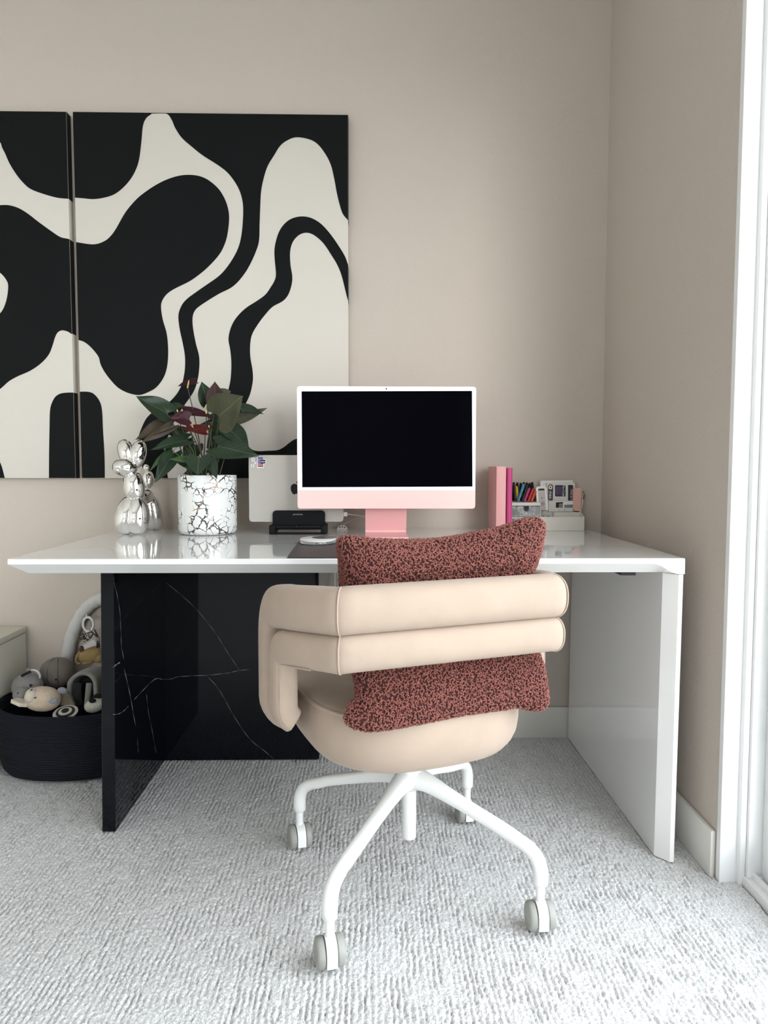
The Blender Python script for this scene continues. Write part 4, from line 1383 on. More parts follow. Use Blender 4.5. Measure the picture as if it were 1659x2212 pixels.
# rear white folder and card box with stickers
fY = 2.504
fo = slab_poly('folder', shear([(640, 860), (640, 255), (655, 235), (1205, 228), (1228, 245), (1228, 860)], fY), Vector((0, 0.006, 0)), M_white_pl)
tag(fo, 'plain white rounded folder behind the stickered card in the organizer', 'folder')
kY = 2.494
cd = thing('stickered_card', 'off-white card with three dark stickers standing in the organizer', 'card', P4(1000, 760, kY))
bpy.context.view_layer.update()
slab_poly('card', shear([(755, 790), (755, 275), (1262, 272), (1262, 790)], kY), Vector((0, 0.006, 0)), M_card, cd)
h = kY - 0.0004
d_ = Vector((0, 0.0005, 0))
slab_poly('sticker', shear([(775, 335), (800, 290), (850, 288), (875, 320), (872, 420), (855, 445), (800, 450), (775, 420)], h), d_, M_gold, cd)
slab_poly('sticker', shear([(780, 575), (780, 340), (800, 315), (845, 312), (868, 340), (865, 585), (830, 595)], h - 0.0004), d_, M_sticker_dark, cd)
slab_poly('sticker', shear([(903, 505), (903, 325), (915, 315), (1080, 315), (1093, 328), (1093, 515), (1080, 520), (915, 518)], h), d_, M_sticker_dark, cd)
slab_poly('sticker', shear([(1137, 592), (1137, 312), (1215, 312), (1228, 325), (1228, 592)], h), d_, M_sticker_dark, cd)
pxm = kY / F_PX / 8.295
M_purple = mat('sticker_violet', srgb(110, 60, 130), 0.4)
down = dict(xdir=(0, 0, -1), zdir=(1, 0, 0))
text_mesh('lettering', 'No-Code', 52 * pxm, facing(P4(1055, 418, h - 0.0006), **down), M_sticker_white, cd, 0.0001)
for xx, s_ in ((1015, 'Fast Build'), (985, 'Your app'), (955, 'Quick Idea'), (928, 'Launch it')):
    slab_poly('sticker_line', shear([(xx - 6, 345), (xx + 6, 345), (xx + 6, 470 + (xx % 4) * 8), (xx - 6, 470 + (xx % 4) * 8)], h - 0.0004), d_ * 0.5, M_purple, cd)
text_mesh('lettering', 'Time to F', 52 * pxm, facing(P4(1197, 485, h - 0.0006), **down), M_sticker_white, cd, 0.0001)
text_mesh('lettering', 'max', 84 * pxm, facing(P4(823, 490, h - 0.0010), **down), M_sticker_white, cd, 0.0001)
V, Fc = [], []
for k in range(20):
    a_ = 2 * PI * k / 20
    V += [P4(822 + 32 * math.sin(a_), 358 + 34 * math.cos(a_), h - 0.0006), P4(822 + 14 * math.sin(a_), 358 + 16 * math.cos(a_), h - 0.0006)]
mesh('sticker_ring', V, [(2 * k, 2 * k + 1, 2 * ((k + 1) % 20) + 1, 2 * ((k + 1) % 20)) for k in range(20)], M_sticker_white, cd, 180)
# lower white card with dark photo print in front
lY2 = 2.480
pc2 = thing('photo_card', 'small grey card with a dark print leaning low in front of the stickered card', 'card', P4(1010, 760, lY2))
bpy.context.view_layer.update()
slab_poly('card', shear([(785, 790), (785, 598), (1225, 598), (1225, 790)], lY2), Vector((0, 0.002, 0)), M_offwhite, pc2)
slab_poly('print', shear([(920, 720), (920, 625), (1045, 618), (1045, 720)], lY2 - 0.0003), d_ * 0.5, M_black, pc2)
slab_poly('print', shear([(965, 720), (978, 645), (1045, 640), (1045, 720)], lY2 - 0.0008), d_ * 0.5, M_greyf, pc2)
slab_poly('print', shear([(1050, 720), (1050, 615), (1225, 612), (1225, 720)], lY2 - 0.0003), d_ * 0.5, M_white_pl, pc2)
slab_poly('print', shear([(1070, 720), (1070, 668), (1225, 662), (1225, 720)], lY2 - 0.0008), d_ * 0.5, mat('print_blue_grey', (0.18, 0.21, 0.24, 1), 0.5), pc2)
# blush case, pen, cable coil
bY = 2.478
z0_ = Zv(1105, oY0 + 0.05)
bl = slab_poly('blush_case', shear([(1225, 735), (1232, 385), (1250, 366), (1355, 366), (1375, 385), (1378, 445), (1365, 780), (1262, 780)], bY), Vector((0, 0.010, 0)), M_blush)
tag(bl, 'flat blush pink case standing at the right end of the organizer', 'case')
pn = thing('ballpoint_pen', 'white pen with a brown grip leaning beside the blush pink case', 'pen', P4(1372, 760, 2.492))
bpy.context.view_layer.update()
A_, B_ = P4(1374, 790, 2.492), P4(1413, 455, 2.498)
tube('barrel', [A_.lerp(B_, k / 6) for k in range(7)], [0.0006, 0.0016, 0.0022, 0.0026, 0.0026, 0.0026, 0.0024], M_white_pl, pn, 10)
tube('grip', [P4(1412, 575, 2.4925), P4(1422, 520, 2.4935), P4(1424, 470, 2.495)], [0.0022, 0.0030, 0.0022], M_tan, pn, 10)
tube('clicker', [B_, P4(1415, 432, 2.498)], 0.0014, M_black, pn, 8)
pw = []
for k in range(46):
    a_ = k / 45 * 2 * PI * 2.6
    pw.append(Vector((at(1181, 1110, oY0 + 0.02).x + (0.019 - 0.0015 * math.sin(k * 0.31)) * math.cos(a_), oY0 + 0.021 + 0.012 * math.sin(k * 0.14 + 0.5), zB + 0.029 + 0.022 * math.sin(a_) + 0.001 * k / 45)))
tag(tube('coiled_cable', pw, 0.0019, mat('pale_cable', (0.52, 0.45, 0.42, 1), 0.5), None, 8), 'coiled pale cable lying in the front bin of the organizer', 'cable')

# ------------------------------------------------------------------ basket, toys and cabinet
cabn = thing('cabinet', 'low cream cabinet at the left edge beside the toy basket', 'cabinet', (-1.5, 2.3, 0))
bpy.context.view_layer.update()
box('body', (-1.80, 2.05, 0.0), (-1.1985, 2.520, 0.384), M_cream_cab, cabn, 0.002)
V = [Vector((-1.80, 2.05, 0.384)), Vector((-1.1985, 2.05, 0.384)), Vector((-1.1985, 2.520, 0.384)), Vector((-1.80, 2.520, 0.384))]
box('top_panel', (-1.803, 2.046, 0.3865), (-1.1965, 2.520, 0.407), M_cream_cab, cabn, 0.0015)
box('door', (-1.79, 2.034, 0.03), (-1.505, 2.049, 0.375), M_cream_cab, cabn, 0.002)
box('door', (-1.495, 2.034, 0.03), (-1.21, 2.049, 0.375), M_cream_cab, cabn, 0.002)

KX, KY, KRX, KRY, KH = -0.952, 2.325, 0.235, 0.171, 0.222
bask = thing('toy_basket', 'navy blue woven rope basket full of plush toys beside the desk', 'basket', (KX, KY, 0))
bpy.context.view_layer.update()


def sup(a_, p=2.7):
    c_, s_ = math.cos(a_), math.sin(a_)
    r_ = (abs(c_) ** p + abs(s_) ** p) ** (-1 / p)
    return c_ * r_, s_ * r_


V, Fc = [], []
prof = [(0.80, 0.002), (0.90, 0.006), (0.945, 0.02), (0.97, 0.05), (1.0, 0.13), (1.0, KH - 0.006), (0.992, KH), (0.972, KH), (0.965, KH - 0.006), (0.965, 0.13), (0.92, 0.03), (0.5, 0.02)]
n = 64
for sc_, z in prof:
    for k in range(n):
        c_, s_ = sup(2 * PI * k / n, 2.25)
        dz_ = -0.012 * max(0, -s_) * (z / KH)
        V.append(Vector((KX + KRX * sc_ * c_, KY + KRY * sc_ * s_, z + dz_)))
for i in range(len(prof) - 1):
    for k in range(n):
        Fc.append((i * n + k, i * n + (k + 1) % n, (i + 1) * n + (k + 1) % n, (i + 1) * n + k))
Fc.append(tuple(range(n))[::-1])
Fc.append(tuple((len(prof) - 1) * n + k for k in range(n)))
mesh('body', V, Fc, M_rope, bask, 50)

cT = lambda x, y: (x / 7.213, 1260 + y / 7.213)
PT = lambda x, y, Y_: at(*cT(x, y), Y_)
ms = lambda Y_: Y_ / F_PX / 7.213


def blob(name, x, y, Y_, rx, ry_, rz, m, parent=None, rot=(0, 0, 0), p=2.0, n=24):
    s_ = ms(Y_)
    M = Matrix.Rotation(rot[1], 3, 'Y') @ Matrix.Rotation(rot[0], 3, 'X') @ Matrix.Rotation(rot[2], 3, 'Z')
    return ellipsoid(name, PT(x, y, Y_), (rx * s_, ry_ * s_, rz * s_), m, parent, M, n, 14, p)


def plush(name, label, x, y, Y_):
    t = thing(name, label, 'plush toy', PT(x, y, Y_), 0, 'plush toys in the basket')
    bpy.context.view_layer.update()
    return t


# taupe ball toy
tp = plush('plush_ball', 'round taupe plush toy with a button eye, at the back of basket', 890, 1640, 2.40)
blob('body', 890, 1390, 2.40, 258, 220, 240, M_taupe, tp, p=2.15)
for dx in (-0.25, 0.38):
    V = []
    c_ = PT(890, 1390, 2.40)
    s_ = ms(2.40)
    for k in range(13):
        a_ = PI * (0.05 + 0.9 * k / 12)
        V.append(c_ + Vector((dx * 258 * s_ * math.sin(a_) ** 0.6, -221 * s_ * math.sin(a_) * math.sqrt(1 - dx * dx), 241 * s_ * math.cos(a_))))
    tube('seam', V, 0.0011, M_darkf, tp, 6)
blob('eye', 872, 1500, 2.40 - 205 * ms(2.4), 17, 10, 19, M_blackf, tp, n=12)
# grey hippo toy
hp_ = plush('plush_hippo', 'grey plush hippo head with a ring loop, at left of the basket', 400, 1830, 2.30)
blob('head', 430, 1620, 2.31, 240, 190, 225, M_hippo, hp_)
blob('muzzle', 345, 1740, 2.265, 140, 120, 125, M_hippo, hp_)
blob('nostril', 275, 1712, 2.265 - 112 * ms(2.27), 9, 7, 18, M_darkf, hp_, (0, 0.3, 0), n=10)
for x in (285, 475):
    blob('eye', x, 1592 + (x > 300) * 0, 2.31 - 172 * ms(2.3) - (0.0 if x > 300 else -0.012), 22, 10, 24, M_darkf, hp_, n=10)
blob('ear', 445, 1360, 2.32, 45, 30, 45, M_hippo, hp_)
s_ = ms(2.30)
c_ = PT(520, 1450, 2.30)
tube('ring', [c_ + Vector((105 * s_ * math.cos(a_), 0.0, 100 * s_ * math.sin(a_))) for a_ in [PI * (k / 12) for k in range(-1, 11)]], 0.0035, M_archf, hp_, 8)
tube('strap', [PT(345, 1440, 2.285), PT(400, 1410, 2.28), PT(480, 1370, 2.285)], [0.005, 0.004, 0.005], M_blackf, hp_, 8)
# cream lamb toy
lm_ = plush('plush_lamb', 'cream curly plush lamb lying on its side, nearest in the basket', 650, 1850, 2.21)
blob('body', 665, 1800, 2.235, 275, 200, 190, M_creamp, lm_, (0, 0.08, 0), 2.2)
blob('face', 500, 1755, 2.215, 105, 120, 120, M_face, lm_)
for x, y in ((548, 1785), (490, 1660)):
    blob('eye', x, y, 2.215 - (112 if y > 1700 else 60) * ms(2.2), 24, 10, 9, M_blackf, lm_, (0, -0.4, 0), n=10)
blob('ear', 830, 1830, 2.165, 75, 30, 45, M_earblue, lm_, (0, -0.35, 0))
blob('ear', 975, 1670, 2.23, 80, 40, 50, M_earblue, lm_, (0, 0.2, 0))
# grey hooded toy with dark lining
hd = plush('plush_hood', 'grey felt hood shaped toy with dark lining beside the marble panel', 1330, 1800, 2.34)
V, Fc = [], []
c_ = PT(1370, 1640, 2.34)
s_ = ms(2.34)
K, J = 14, 8
for j in range(J + 1):
    yy_ = -0.055 + 0.14 * j / J
    sc_ = 1.0 - 0.35 * (j / J) ** 2
    for k in range(K + 1):
        a_ = PI * k / K
        V.append(c_ + Vector((-250 * s_ * math.cos(a_) * sc_, yy_ + 0.02 * math.sin(a_), (320 * s_ * math.sin(a_) ** 0.8 * sc_ - 260 * s_ * (abs(math.cos(a_)) > 0.97)))))
for j in range(J):
    for k in range(K):
        a0 = j * (K + 1) + k
        Fc.append((a0, a0 + 1, a0 + K + 2, a0 + K + 1))
ho = mesh('shell', V, Fc, M_greyf, hd, 180)
so_ = ho.modifiers.new('thick', 'SOLIDIFY'); so_.thickness = 0.012; so_.offset = -1
blob('lining', 1330, 1700, 2.37, 190, 120, 235, M_darkf, hd)
tube('leg', [PT(1215, 1560, 2.315), PT(1200, 1720, 2.30), PT(1215, 1900, 2.30)], [0.012, 0.013, 0.014], M_darkf, hd, 10)
tube('leg', [PT(1390, 1560, 2.31), PT(1370, 1740, 2.295), PT(1345, 1920, 2.29)], [0.010, 0.009, 0.008], M_greyf, hd, 10)
# white toy with black patch
pn_ = plush('plush_cow', 'white plush animal with a black eye patch beside the marble panel', 1460, 1900, 2.25)
blob('head', 1480, 1900, 2.255, 165, 130, 110, M_whitef, pn_, (0, -0.25, 0))
blob('eye_patch', 1440, 1830, 2.255 - 108 * ms(2.25), 58, 22, 38, M_blackf, pn_, (0, -0.1, 0))
blob('ear', 1530, 1760, 2.26, 85, 40, 50, M_blackf, pn_, (0, -0.3, 0))
# ringed disc toy
rg = thing('ringed_disc_toy', 'black and white ringed fabric disc at the front basket rim', 'toy', PT(1030, 1990, 2.205))
bpy.context.view_layer.update()
c_ = PT(1020, 2010, 2.215)
tilt = Matrix.Translation(c_) @ Matrix.Rotation(math.radians(18), 4, 'X')
for r_, z_, mm in ((0.037, 0.0, M_whitef), (0.0275, 0.0025, M_blackf), (0.020, 0.005, M_whitef), (0.011, 0.0075, M_blackf)):
    lathe('ring', [(r_ - 0.001, z_ - 0.004), (r_, z_ - 0.002), (r_, z_), (r_ - 0.001, z_ + 0.001)], mm, rg, 32, tilt)
# brown cloth fold and pale flap
tag(slab_poly('cloth_wedge', [PT(930, 1900, 2.25), PT(945, 1700, 2.255), PT(1050, 1700, 2.26), PT(1160, 1905, 2.25)], Vector((0, 0.012, 0)), fabric_mat('taupe_cloth', (0.20, 0.16, 0.12, 1))),
    'small brown cloth wedge between the lamb and hood toys', 'cloth')
fl_ = [PT(165, 1865, 2.20), PT(260, 1835, 2.235), PT(400, 1850, 2.25), PT(420, 1930, 2.20), PT(300, 1925, 2.185)]
tag(slab_poly('cream_flap', fl_, Vector((0, 0.004, 0.010)), M_face), 'cream fabric flap under the hippo at the basket rim', 'cloth')

# play arch behind the basket
aY = 2.512
arch = thing('play_arch', 'white fabric covered play gym arch standing behind the toy basket', 'play arch', (-0.88, aY, 0))
bpy.context.view_layer.update()
tp_ = [Vector((-1.072, aY, 0.001)), Vector((-1.07, aY, 0.16)), Vector((-1.055, aY, 0.29)), Vector((-1.035, aY, 0.377)), Vector((-1.000, aY, 0.449)), Vector((-0.960, aY, 0.491)), Vector((-0.915, aY, 0.508)),
       Vector((-0.870, aY, 0.508)), Vector((-0.825, aY, 0.491)), Vector((-0.785, aY, 0.449)), Vector((-0.750, aY, 0.377)), Vector((-0.73, aY, 0.29)), Vector((-0.715, aY, 0.16)), Vector((-0.713, aY, 0.001))]
cp_ = catmull(tp_, 6)
tube('padded_tube', cp_, [0.0215 + 0.0012 * math.sin(i * 1.9) for i in range(len(cp_))], M_archf, arch, 16)
rc = PT(1375, 640, 2.47)
s_ = ms(2.47)
tube('loop', [PT(1350, 480, 2.475), PT(1352, 545, 2.47)], 0.003, M_archf, arch, 8)
rt = thing('hanging_toy', 'tan plush lion toy with striped yarn mane hanging from the play arch', 'plush toy', PT(1400, 900, 2.46))
bpy.context.view_layer.update()
tube('ring', [rc + Vector((80 * s_ * math.cos(a_), 0, 112 * s_ * math.sin(a_))) for a_ in [2 * PI * k / 24 + 0.01 for k in range(24)]] + [rc + Vector((80 * s_, 0, 0.001))], 0.0042, M_white_pl, rt, 8)
blob('body', 1420, 1120, 2.455, 190, 110, 125, M_tanf, rt, (0, -0.25, 0), 2.3)
blob('leg', 1370, 1230, 2.445, 95, 50, 36, M_tanf, rt, (0, -0.15, 0))
blob('leg', 1530, 1170, 2.445, 70, 50, 75, M_tanf, rt)
tube('tail', [PT(1260, 1060, 2.45), PT(1200, 1130, 2.445), PT(1180, 1210, 2.445), PT(1215, 1255, 2.445), PT(1265, 1245, 2.445)], [0.004, 0.005, 0.005, 0.005, 0.004], M_tanf, rt, 8)
blob('tail_tuft', 1265, 1020, 2.44, 40, 30, 50, M_brownf, rt, (0, 0.4, 0))
slab_poly('cloth_tag', [PT(1290, 965, 2.425), PT(1470, 870, 2.425), PT(1500, 960, 2.425), PT(1320, 1030, 2.425)], Vector((0, 0.002, 0)), M_archf, rt)
for k in range(34):
    a_ = k / 33
    A_ = PT(1440 + 40 * math.sin(k * 2.1), 740 + 20 * math.cos(k), 2.445)
    if k % 2:
        B_ = PT(1280 + 120 * a_, 790 + 120 * a_ + 30 * math.sin(k * 3), 2.43)
        C_ = PT(1235 + 90 * a_ + 20 * math.sin(k), 850 + 90 * math.sin(k * 1.3) * a_, 2.43)
    else:
        B_ = PT(1500 + 40 * a_, 840, 2.425)
        C_ = PT(1500 + 55 * a_, 985 + 20 * math.sin(k), 2.425)
    tube('yarn', catmull([A_, B_, C_], 3), 0.0016, M_yarn if k % 3 else M_yarnw, rt, 5)

# ------------------------------------------------------------------ office chair
CB = Vector((0.092, 1.626, 0))
CO = Vector((0.075, 1.615, 0))
CTH = math.radians(20.3)
chair = thing('office_chair', 'blush velvet swivel chair with double tube backrest and white four star base', 'chair', CB)
bpy.context.view_layer.update()
rv = Vector((math.cos(CTH), math.sin(CTH), 0))
fv = Vector((-math.sin(CTH), math.cos(CTH), 0))
L2W = lambda r_, f_, z_: CO + rv * r_ + fv * f_ + Vector((0, 0, z_))

# the backrest sheet: plan curve (outer surface), unrolled coordinate s from the middle of the back
HW, FB = 0.2426, -0.285
plan = []
ds = 0.004
pos = Vector((0.0, FB))
ang = 0.0                       # direction angle: 0 = along r, grows towards f
s_acc = 0.0
S_CORNER, R_CORNER = HW, 0.030
PHI1 = math.radians(62)         # side wing direction (from r axis)
PHI2 = math.radians(91)
tbl = [(0.0, pos.copy(), 0.0)]
while s_acc < 0.72:
    if s_acc < HW - 0.022:
        ang = 0.02 * s_acc
    elif s_acc < HW + 0.022:
        ang += PHI1 * ds / 0.044
    elif s_acc < HW + 0.095:
        pass
    elif ang < PHI2:
        ang += ds * 3.4
    pos = pos + Vector((math.cos(ang), math.sin(ang))) * ds
    s_acc += ds
    tbl.append((s_acc, pos.copy(), ang))


def plan_at(s_):
    sg = 1 if s_ >= 0 else -1
    a_ = min(abs(s_), 0.718) / ds
    i_ = int(a_)
    t = a_ - i_
    p = tbl[i_][1].lerp(tbl[i_ + 1][1], t)
    an = tbl[i_][2] * (1 - t) + tbl[i_ + 1][2] * t
    # inward normal (towards the sitter)
    nx, ny = -math.sin(an), math.cos(an)
    return Vector((p.x * sg, p.y)), Vector((nx * sg, ny))


Z_CURL, R_CURL = 0.502, 0.072     # below this height the arm sheet curls in under the seat


def sheet(s_, z_, off):
    """point on the backrest sheet; off pushes towards the sitter"""
    p, nn = plan_at(s_)
    drop = 0.018 * min(1.3, max(0.0, (abs(s_) - HW + 0.03) / 0.25)) ** 1.4
    if z_ >= Z_CURL:
        q = p + nn * off
        return L2W(q.x, q.y, z_ - drop)
    d_ = Z_CURL - z_
    a_ = min(d_ / R_CURL, 1.45)
    ex = max(0.0, d_ - 1.45 * R_CURL)
    rr = R_CURL - off
    inn = R_CURL - rr * math.cos(a_) + ex * math.sin(a_)
    dz_ = -rr * math.sin(a_) - ex * math.cos(a_)
    q = p + nn * inn
    return L2W(q.x, q.y, Z_CURL + dz_ - drop)


def se(a_, e=0.62):
    c_, s_ = math.cos(a_), math.sin(a_)
    return math.copysign(abs(c_) ** e, c_), math.copysign(abs(s_) ** e, s_)


def band(name, zc_, sv_, rb, zend, hw, ht, off0, ee, nsec=32):
    """padded tube following the sheet: along the back at height zc_, bent down at |s| = sv_ with radius rb"""
    path = []
    zb2 = zc_ - rb
    half = [(sv_, zend + (zb2 - zend) * k / 14) for k in range(14)]
    half += [(sv_ - rb + rb * math.cos(a_) ** 0.8, zb2 + rb * math.sin(a_) ** 0.8) for a_ in [PI / 2 * k / 14 for k in range(15)]]
    nst = 44
    x_end = sv_ - rb
    mid_ = [(x_end - 2 * x_end * k / nst, zc_) for k in range(1, nst)]
    path = half + mid_ + [(-s_, z_) for s_, z_ in half[::-1]]
    V, Fc = [], []
    N = len(path)
    for i in range(N):
        a0, a1 = path[max(i - 1, 0)], path[min(i + 1, N - 1)]
        t = Vector((a1[0] - a0[0], a1[1] - a0[1])).normalized()
        e = Vector((-t.y, t.x))
        endf = 1.0
        for k in range(nsec):
            wv_ = min(1.0, max(0.0, (abs(path[i][0]) - (sv_ - rb - 0.05)) / 0.05))
            cx2, cy2 = se(2 * PI * k / nsec, ee * (1 - wv_) + 0.62 * wv_)
            s_, z_ = path[i][0] + e.x * hw * cx2 * endf, path[i][1] + e.y * hw * cx2 * endf
            V.append(sheet(s_, z_, off0 + ht + ht * cy2 * endf))
    for i in range(N - 1):
        for k in range(nsec):
            k2 = (k + 1) % nsec
            Fc.append((i * nsec + k, i * nsec + k2, (i + 1) * nsec + k2, (i + 1) * nsec + k))
    Fc.append(tuple(range(nsec))[::-1])
    Fc.append(tuple((N - 1) * nsec + k for k in range(nsec)))
    o = mesh(name, V, Fc, M_velvet, chair, 180)
    return o, path


ZM = 0.660
HWU, HWL = 0.0445, 0.036
UPPER = dict(zc_=ZM + HWU - 0.001, sv_=0.5475, rb=0.085, zend=0.412, hw=HWU, ht=0.036, off0=0.0, ee=0.84)
LOWER = dict(zc_=ZM - HWL + 0.001, sv_=0.467, rb=0.046, zend=0.434, hw=HWL, ht=0.026, off0=0.006, ee=0.88)
up_, pu_ = band('backrest_tube', **UPPER)
lo_, pl_ = band('backrest_tube', **LOWER)


def seam_piping(bd, parent, s_):
    pts = []
    for k in range(25):
        a_ = PI * (0.02 + 0.96 * k / 24) + PI       # outer half of the section
        cx2, cy2 = se(a_, bd['ee'])
        pts.append(sheet(s_, bd['zc_'] + bd['hw'] * cx2, bd['off0'] + bd['ht'] + (bd['ht'] + 0.0006) * cy2))
    tube('seam', pts, 0.0019, M_velvet, parent, 8)


for sg in (-1, 1):
    seam_piping(UPPER, up_, sg * (HW + 0.002))
    seam_piping(LOWER, lo_, sg * (HW + 0.002))

# piping along the inner edge of each arm loop
for part in (pl_[:34], pl_[-34:]):
    pts = []
    for i in range(len(part)):
        a0, a1 = part[max(i - 1, 0)], part[min(i + 1, len(part) - 1)]
        tt = Vector((a1[0] - a0[0], a1[1] - a0[1])).normalized()
        e = Vector((-tt.y, tt.x))
        pts.append(sheet(part[i][0] + e.x * HWL * 0.90, part[i][1] + e.y * HWL * 0.90, LOWER['off0'] + 0.0085))
    tube('seam', pts, 0.0016, M_velvet, lo_, 8)

# seat cushion: rounded plan, bowl shaped underside
ST, SB = 0.487, 0.352
V, Fc = [], []
lev = [(0.0, ST + 0.006, 1), (0.40, ST + 0.006, 1), (0.75, ST + 0.002, 1), (0.93, ST - 0.003, 1), (0.985, ST - 0.007, 1), (1.0, ST - 0.014, 1), (1.015, ST - 0.035, 1), (1.012, ST - 0.062, 1), (1.0, ST - 0.085, 1),
       (0.965, ST - 0.106, 1), (0.91, ST - 0.123, 1), (0.81, ST - 0.136, 1), (0.6, ST - 0.143, 1), (0.0, ST - 0.144, 1)]
n = 72
SRX, SRF, SFC = 0.236, 0.258, 0.022
for sc_, z_, _ in lev:
    for k in range(n):
        c_, s_ = sup(2 * PI * k / n, 2.9)
        V.append(L2W(SRX * max(sc_, 0.004) * c_, SFC + SRF * max(sc_, 0.004) * s_, z_))
for i in range(len(lev) - 1):
    for k in range(n):
        Fc.append((i * n + k, i * n + (k + 1) % n, (i + 1) * n + (k + 1) % n, (i + 1) * n + k))
seat = mesh('seat', V, Fc, M_velvet, chair, 180)
pp = []
for k in range(n + 1):
    c_, s_ = sup(2 * PI * k / n, 2.9)
    pp.append(L2W(SRX * 0.995 * c_, SFC + SRF * 0.995 * s_, ST - 0.0085))
tube('piping', pp, 0.0042, M_velvet, seat, 8)

# base: gas column, hub, four legs, casters
bt = lathe('column', [(0.0150, 0.108), (0.0165, 0.110), (0.0165, 0.262), (0.0205, 0.262), (0.0205, 0.286), (0.0185, 0.300), (0.0185, 0.336), (0.055, 0.338), (0.06, 0.352)], M_chairw, chair, 32, Matrix.Translation(CB), 40)
lathe('hub', [(0.022, 0.226), (0.027, 0.232), (0.036, 0.252), (0.036, 0.268), (0.028, 0.277), (0.0235, 0.286), (0.0225, 0.288)], M_chairw, chair, 36, Matrix.Translation(CB), 60)
foot = [(-0.0786, 1.3441), (0.3604, 1.4497), (-0.180, 1.7902), (0.2685, 1.9175)]
proto = None
ctr = Vector((sum(p[0] for p in foot) / 4, sum(p[1] for p in foot) / 4, 0))
for k, ang_d in enumerate((238.8, 328.8, 148.8, 58.8)):
    fx, fy = foot[k]
    d_ = Vector((fx - CB.x, fy - CB.y, 0))
    d_ = d_ - d_.normalized() * 0.004
    Rr = d_.length
    d_.normalize()
    sd_ = Vector((0, 0, 1)).cross(d_)
    key = [(0.018, 0.252, 0.026, 0.024), (0.05, 0.248, 0.021, 0.019), (0.10, 0.233, 0.0165, 0.0155), (0.16, 0.214, 0.0148, 0.0138), (0.22, 0.195, 0.0145, 0.0135),
           (Rr - 0.060, 0.181, 0.0145, 0.0138), (Rr - 0.030, 0.169, 0.0150, 0.0142), (Rr - 0.010, 0.152, 0.0154, 0.0148), (Rr - 0.001, 0.130, 0.0156, 0.0154), (Rr, 0.108, 0.0156, 0.0156)]
    ca4 = [(Vector((a_, b_, 0)), Vector((c_, d4, 0))) for a_, b_, c_, d4 in key]
    pa_, pb_ = catmull([q[0] for q in ca4], 3), catmull([q[1] for q in ca4], 3)
    prof = [(a_.x, a_.y, b_.x, b_.y) for a_, b_ in zip(pa_, pb_)] + [(Rr, 0.097, 0.0152, 0.0152), (Rr, 0.0945, 0.0125, 0.0125)]
    V, Fc = [], []
    n = 20
    N = len(prof)
    for i in range(N):
        r_, z_, wd_, hg_ = prof[i]
        a0, a1 = prof[max(i - 1, 0)], prof[min(i + 1, N - 1)]
        t2 = Vector((a1[0] - a0[0], a1[1] - a0[1])).normalized()
        up2 = d_ * (-t2.y) + Vector((0, 0, t2.x))
        c_ = CB + d_ * r_ + Vector((0, 0, z_))
        for j in range(n):
            cx2, cy2 = se(2 * PI * j / n, 0.8 if i < 16 else 1.0)
            V.append(c_ + sd_ * wd_ * cx2 + up2 * hg_ * cy2)
    for i in range(N - 1):
        for j in range(n):
            Fc.append((i * n + j, i * n + (j + 1) % n, (i + 1) * n + (j + 1) % n, (i + 1) * n + j))
    Fc.append(tuple(range(n))[::-1]); Fc.append(tuple((N - 1) * n + j for j in range(n)))
    mesh('leg', V, Fc, M_chairw, chair, 50)
    # twin wheel caster; heading differs a little from leg to leg
    P0 = CB + d_ * Rr
    ca_ = math.radians((14, 4, 18, 8)[k])
    M = Matrix.Translation((P0.x, P0.y, 0)) @ Matrix.Rotation(ca_, 4, 'Z')
    bm = bmesh.new()
    rw = 0.0295
    # centre fin: arch over the axle
    pts = []
    for q in range(15):
        a_ = PI * q / 14
        pts.append((-(rw + 0.0005) * math.cos(a_) * 0.98, rw + 0.004 + (rw - 0.001) * math.sin(a_)))
    pts = [(-(rw + 0.0005) * 0.98, 0.012), ] + pts + [((rw + 0.0005) * 0.98, 0.012)]
    nn = len(pts)
    vs1 = [bm.verts.new(M @ Vector((-0.0105, y, z))) for y, z in pts]
    vs2 = [bm.verts.new(M @ Vector((0.0105, y, z))) for y, z in pts]
    bm.faces.new(vs1); bm.faces.new(vs2[::-1])
    for q in range(nn):
        bm.faces.new((vs1[q], vs1[(q + 1) % nn], vs2[(q + 1) % nn], vs2[q]))
    cs = from_bm('caster', bm, M_chairw, chair, 40)
    lathe('caster_stem', [(0.0085, 0.056), (0.0095, 0.066), (0.0095, 0.0955)], M_chairw, cs, 16, Matrix.Translation((P0.x, P0.y, 0)))
    for sg in (-1, 1):
        Mw = M @ Matrix.Translation((sg * 0.0115, 0, rw)) @ Matrix.Rotation(sg * PI / 2, 4, 'Y')
        wh = lathe('wheel', [(rw - 0.003, 0.0), (rw, 0.002), (rw, 0.011), (rw - 0.0025, 0.0150), (rw - 0.006, 0.0165)], M_wheelgrey, cs, 36, Mw, 50)

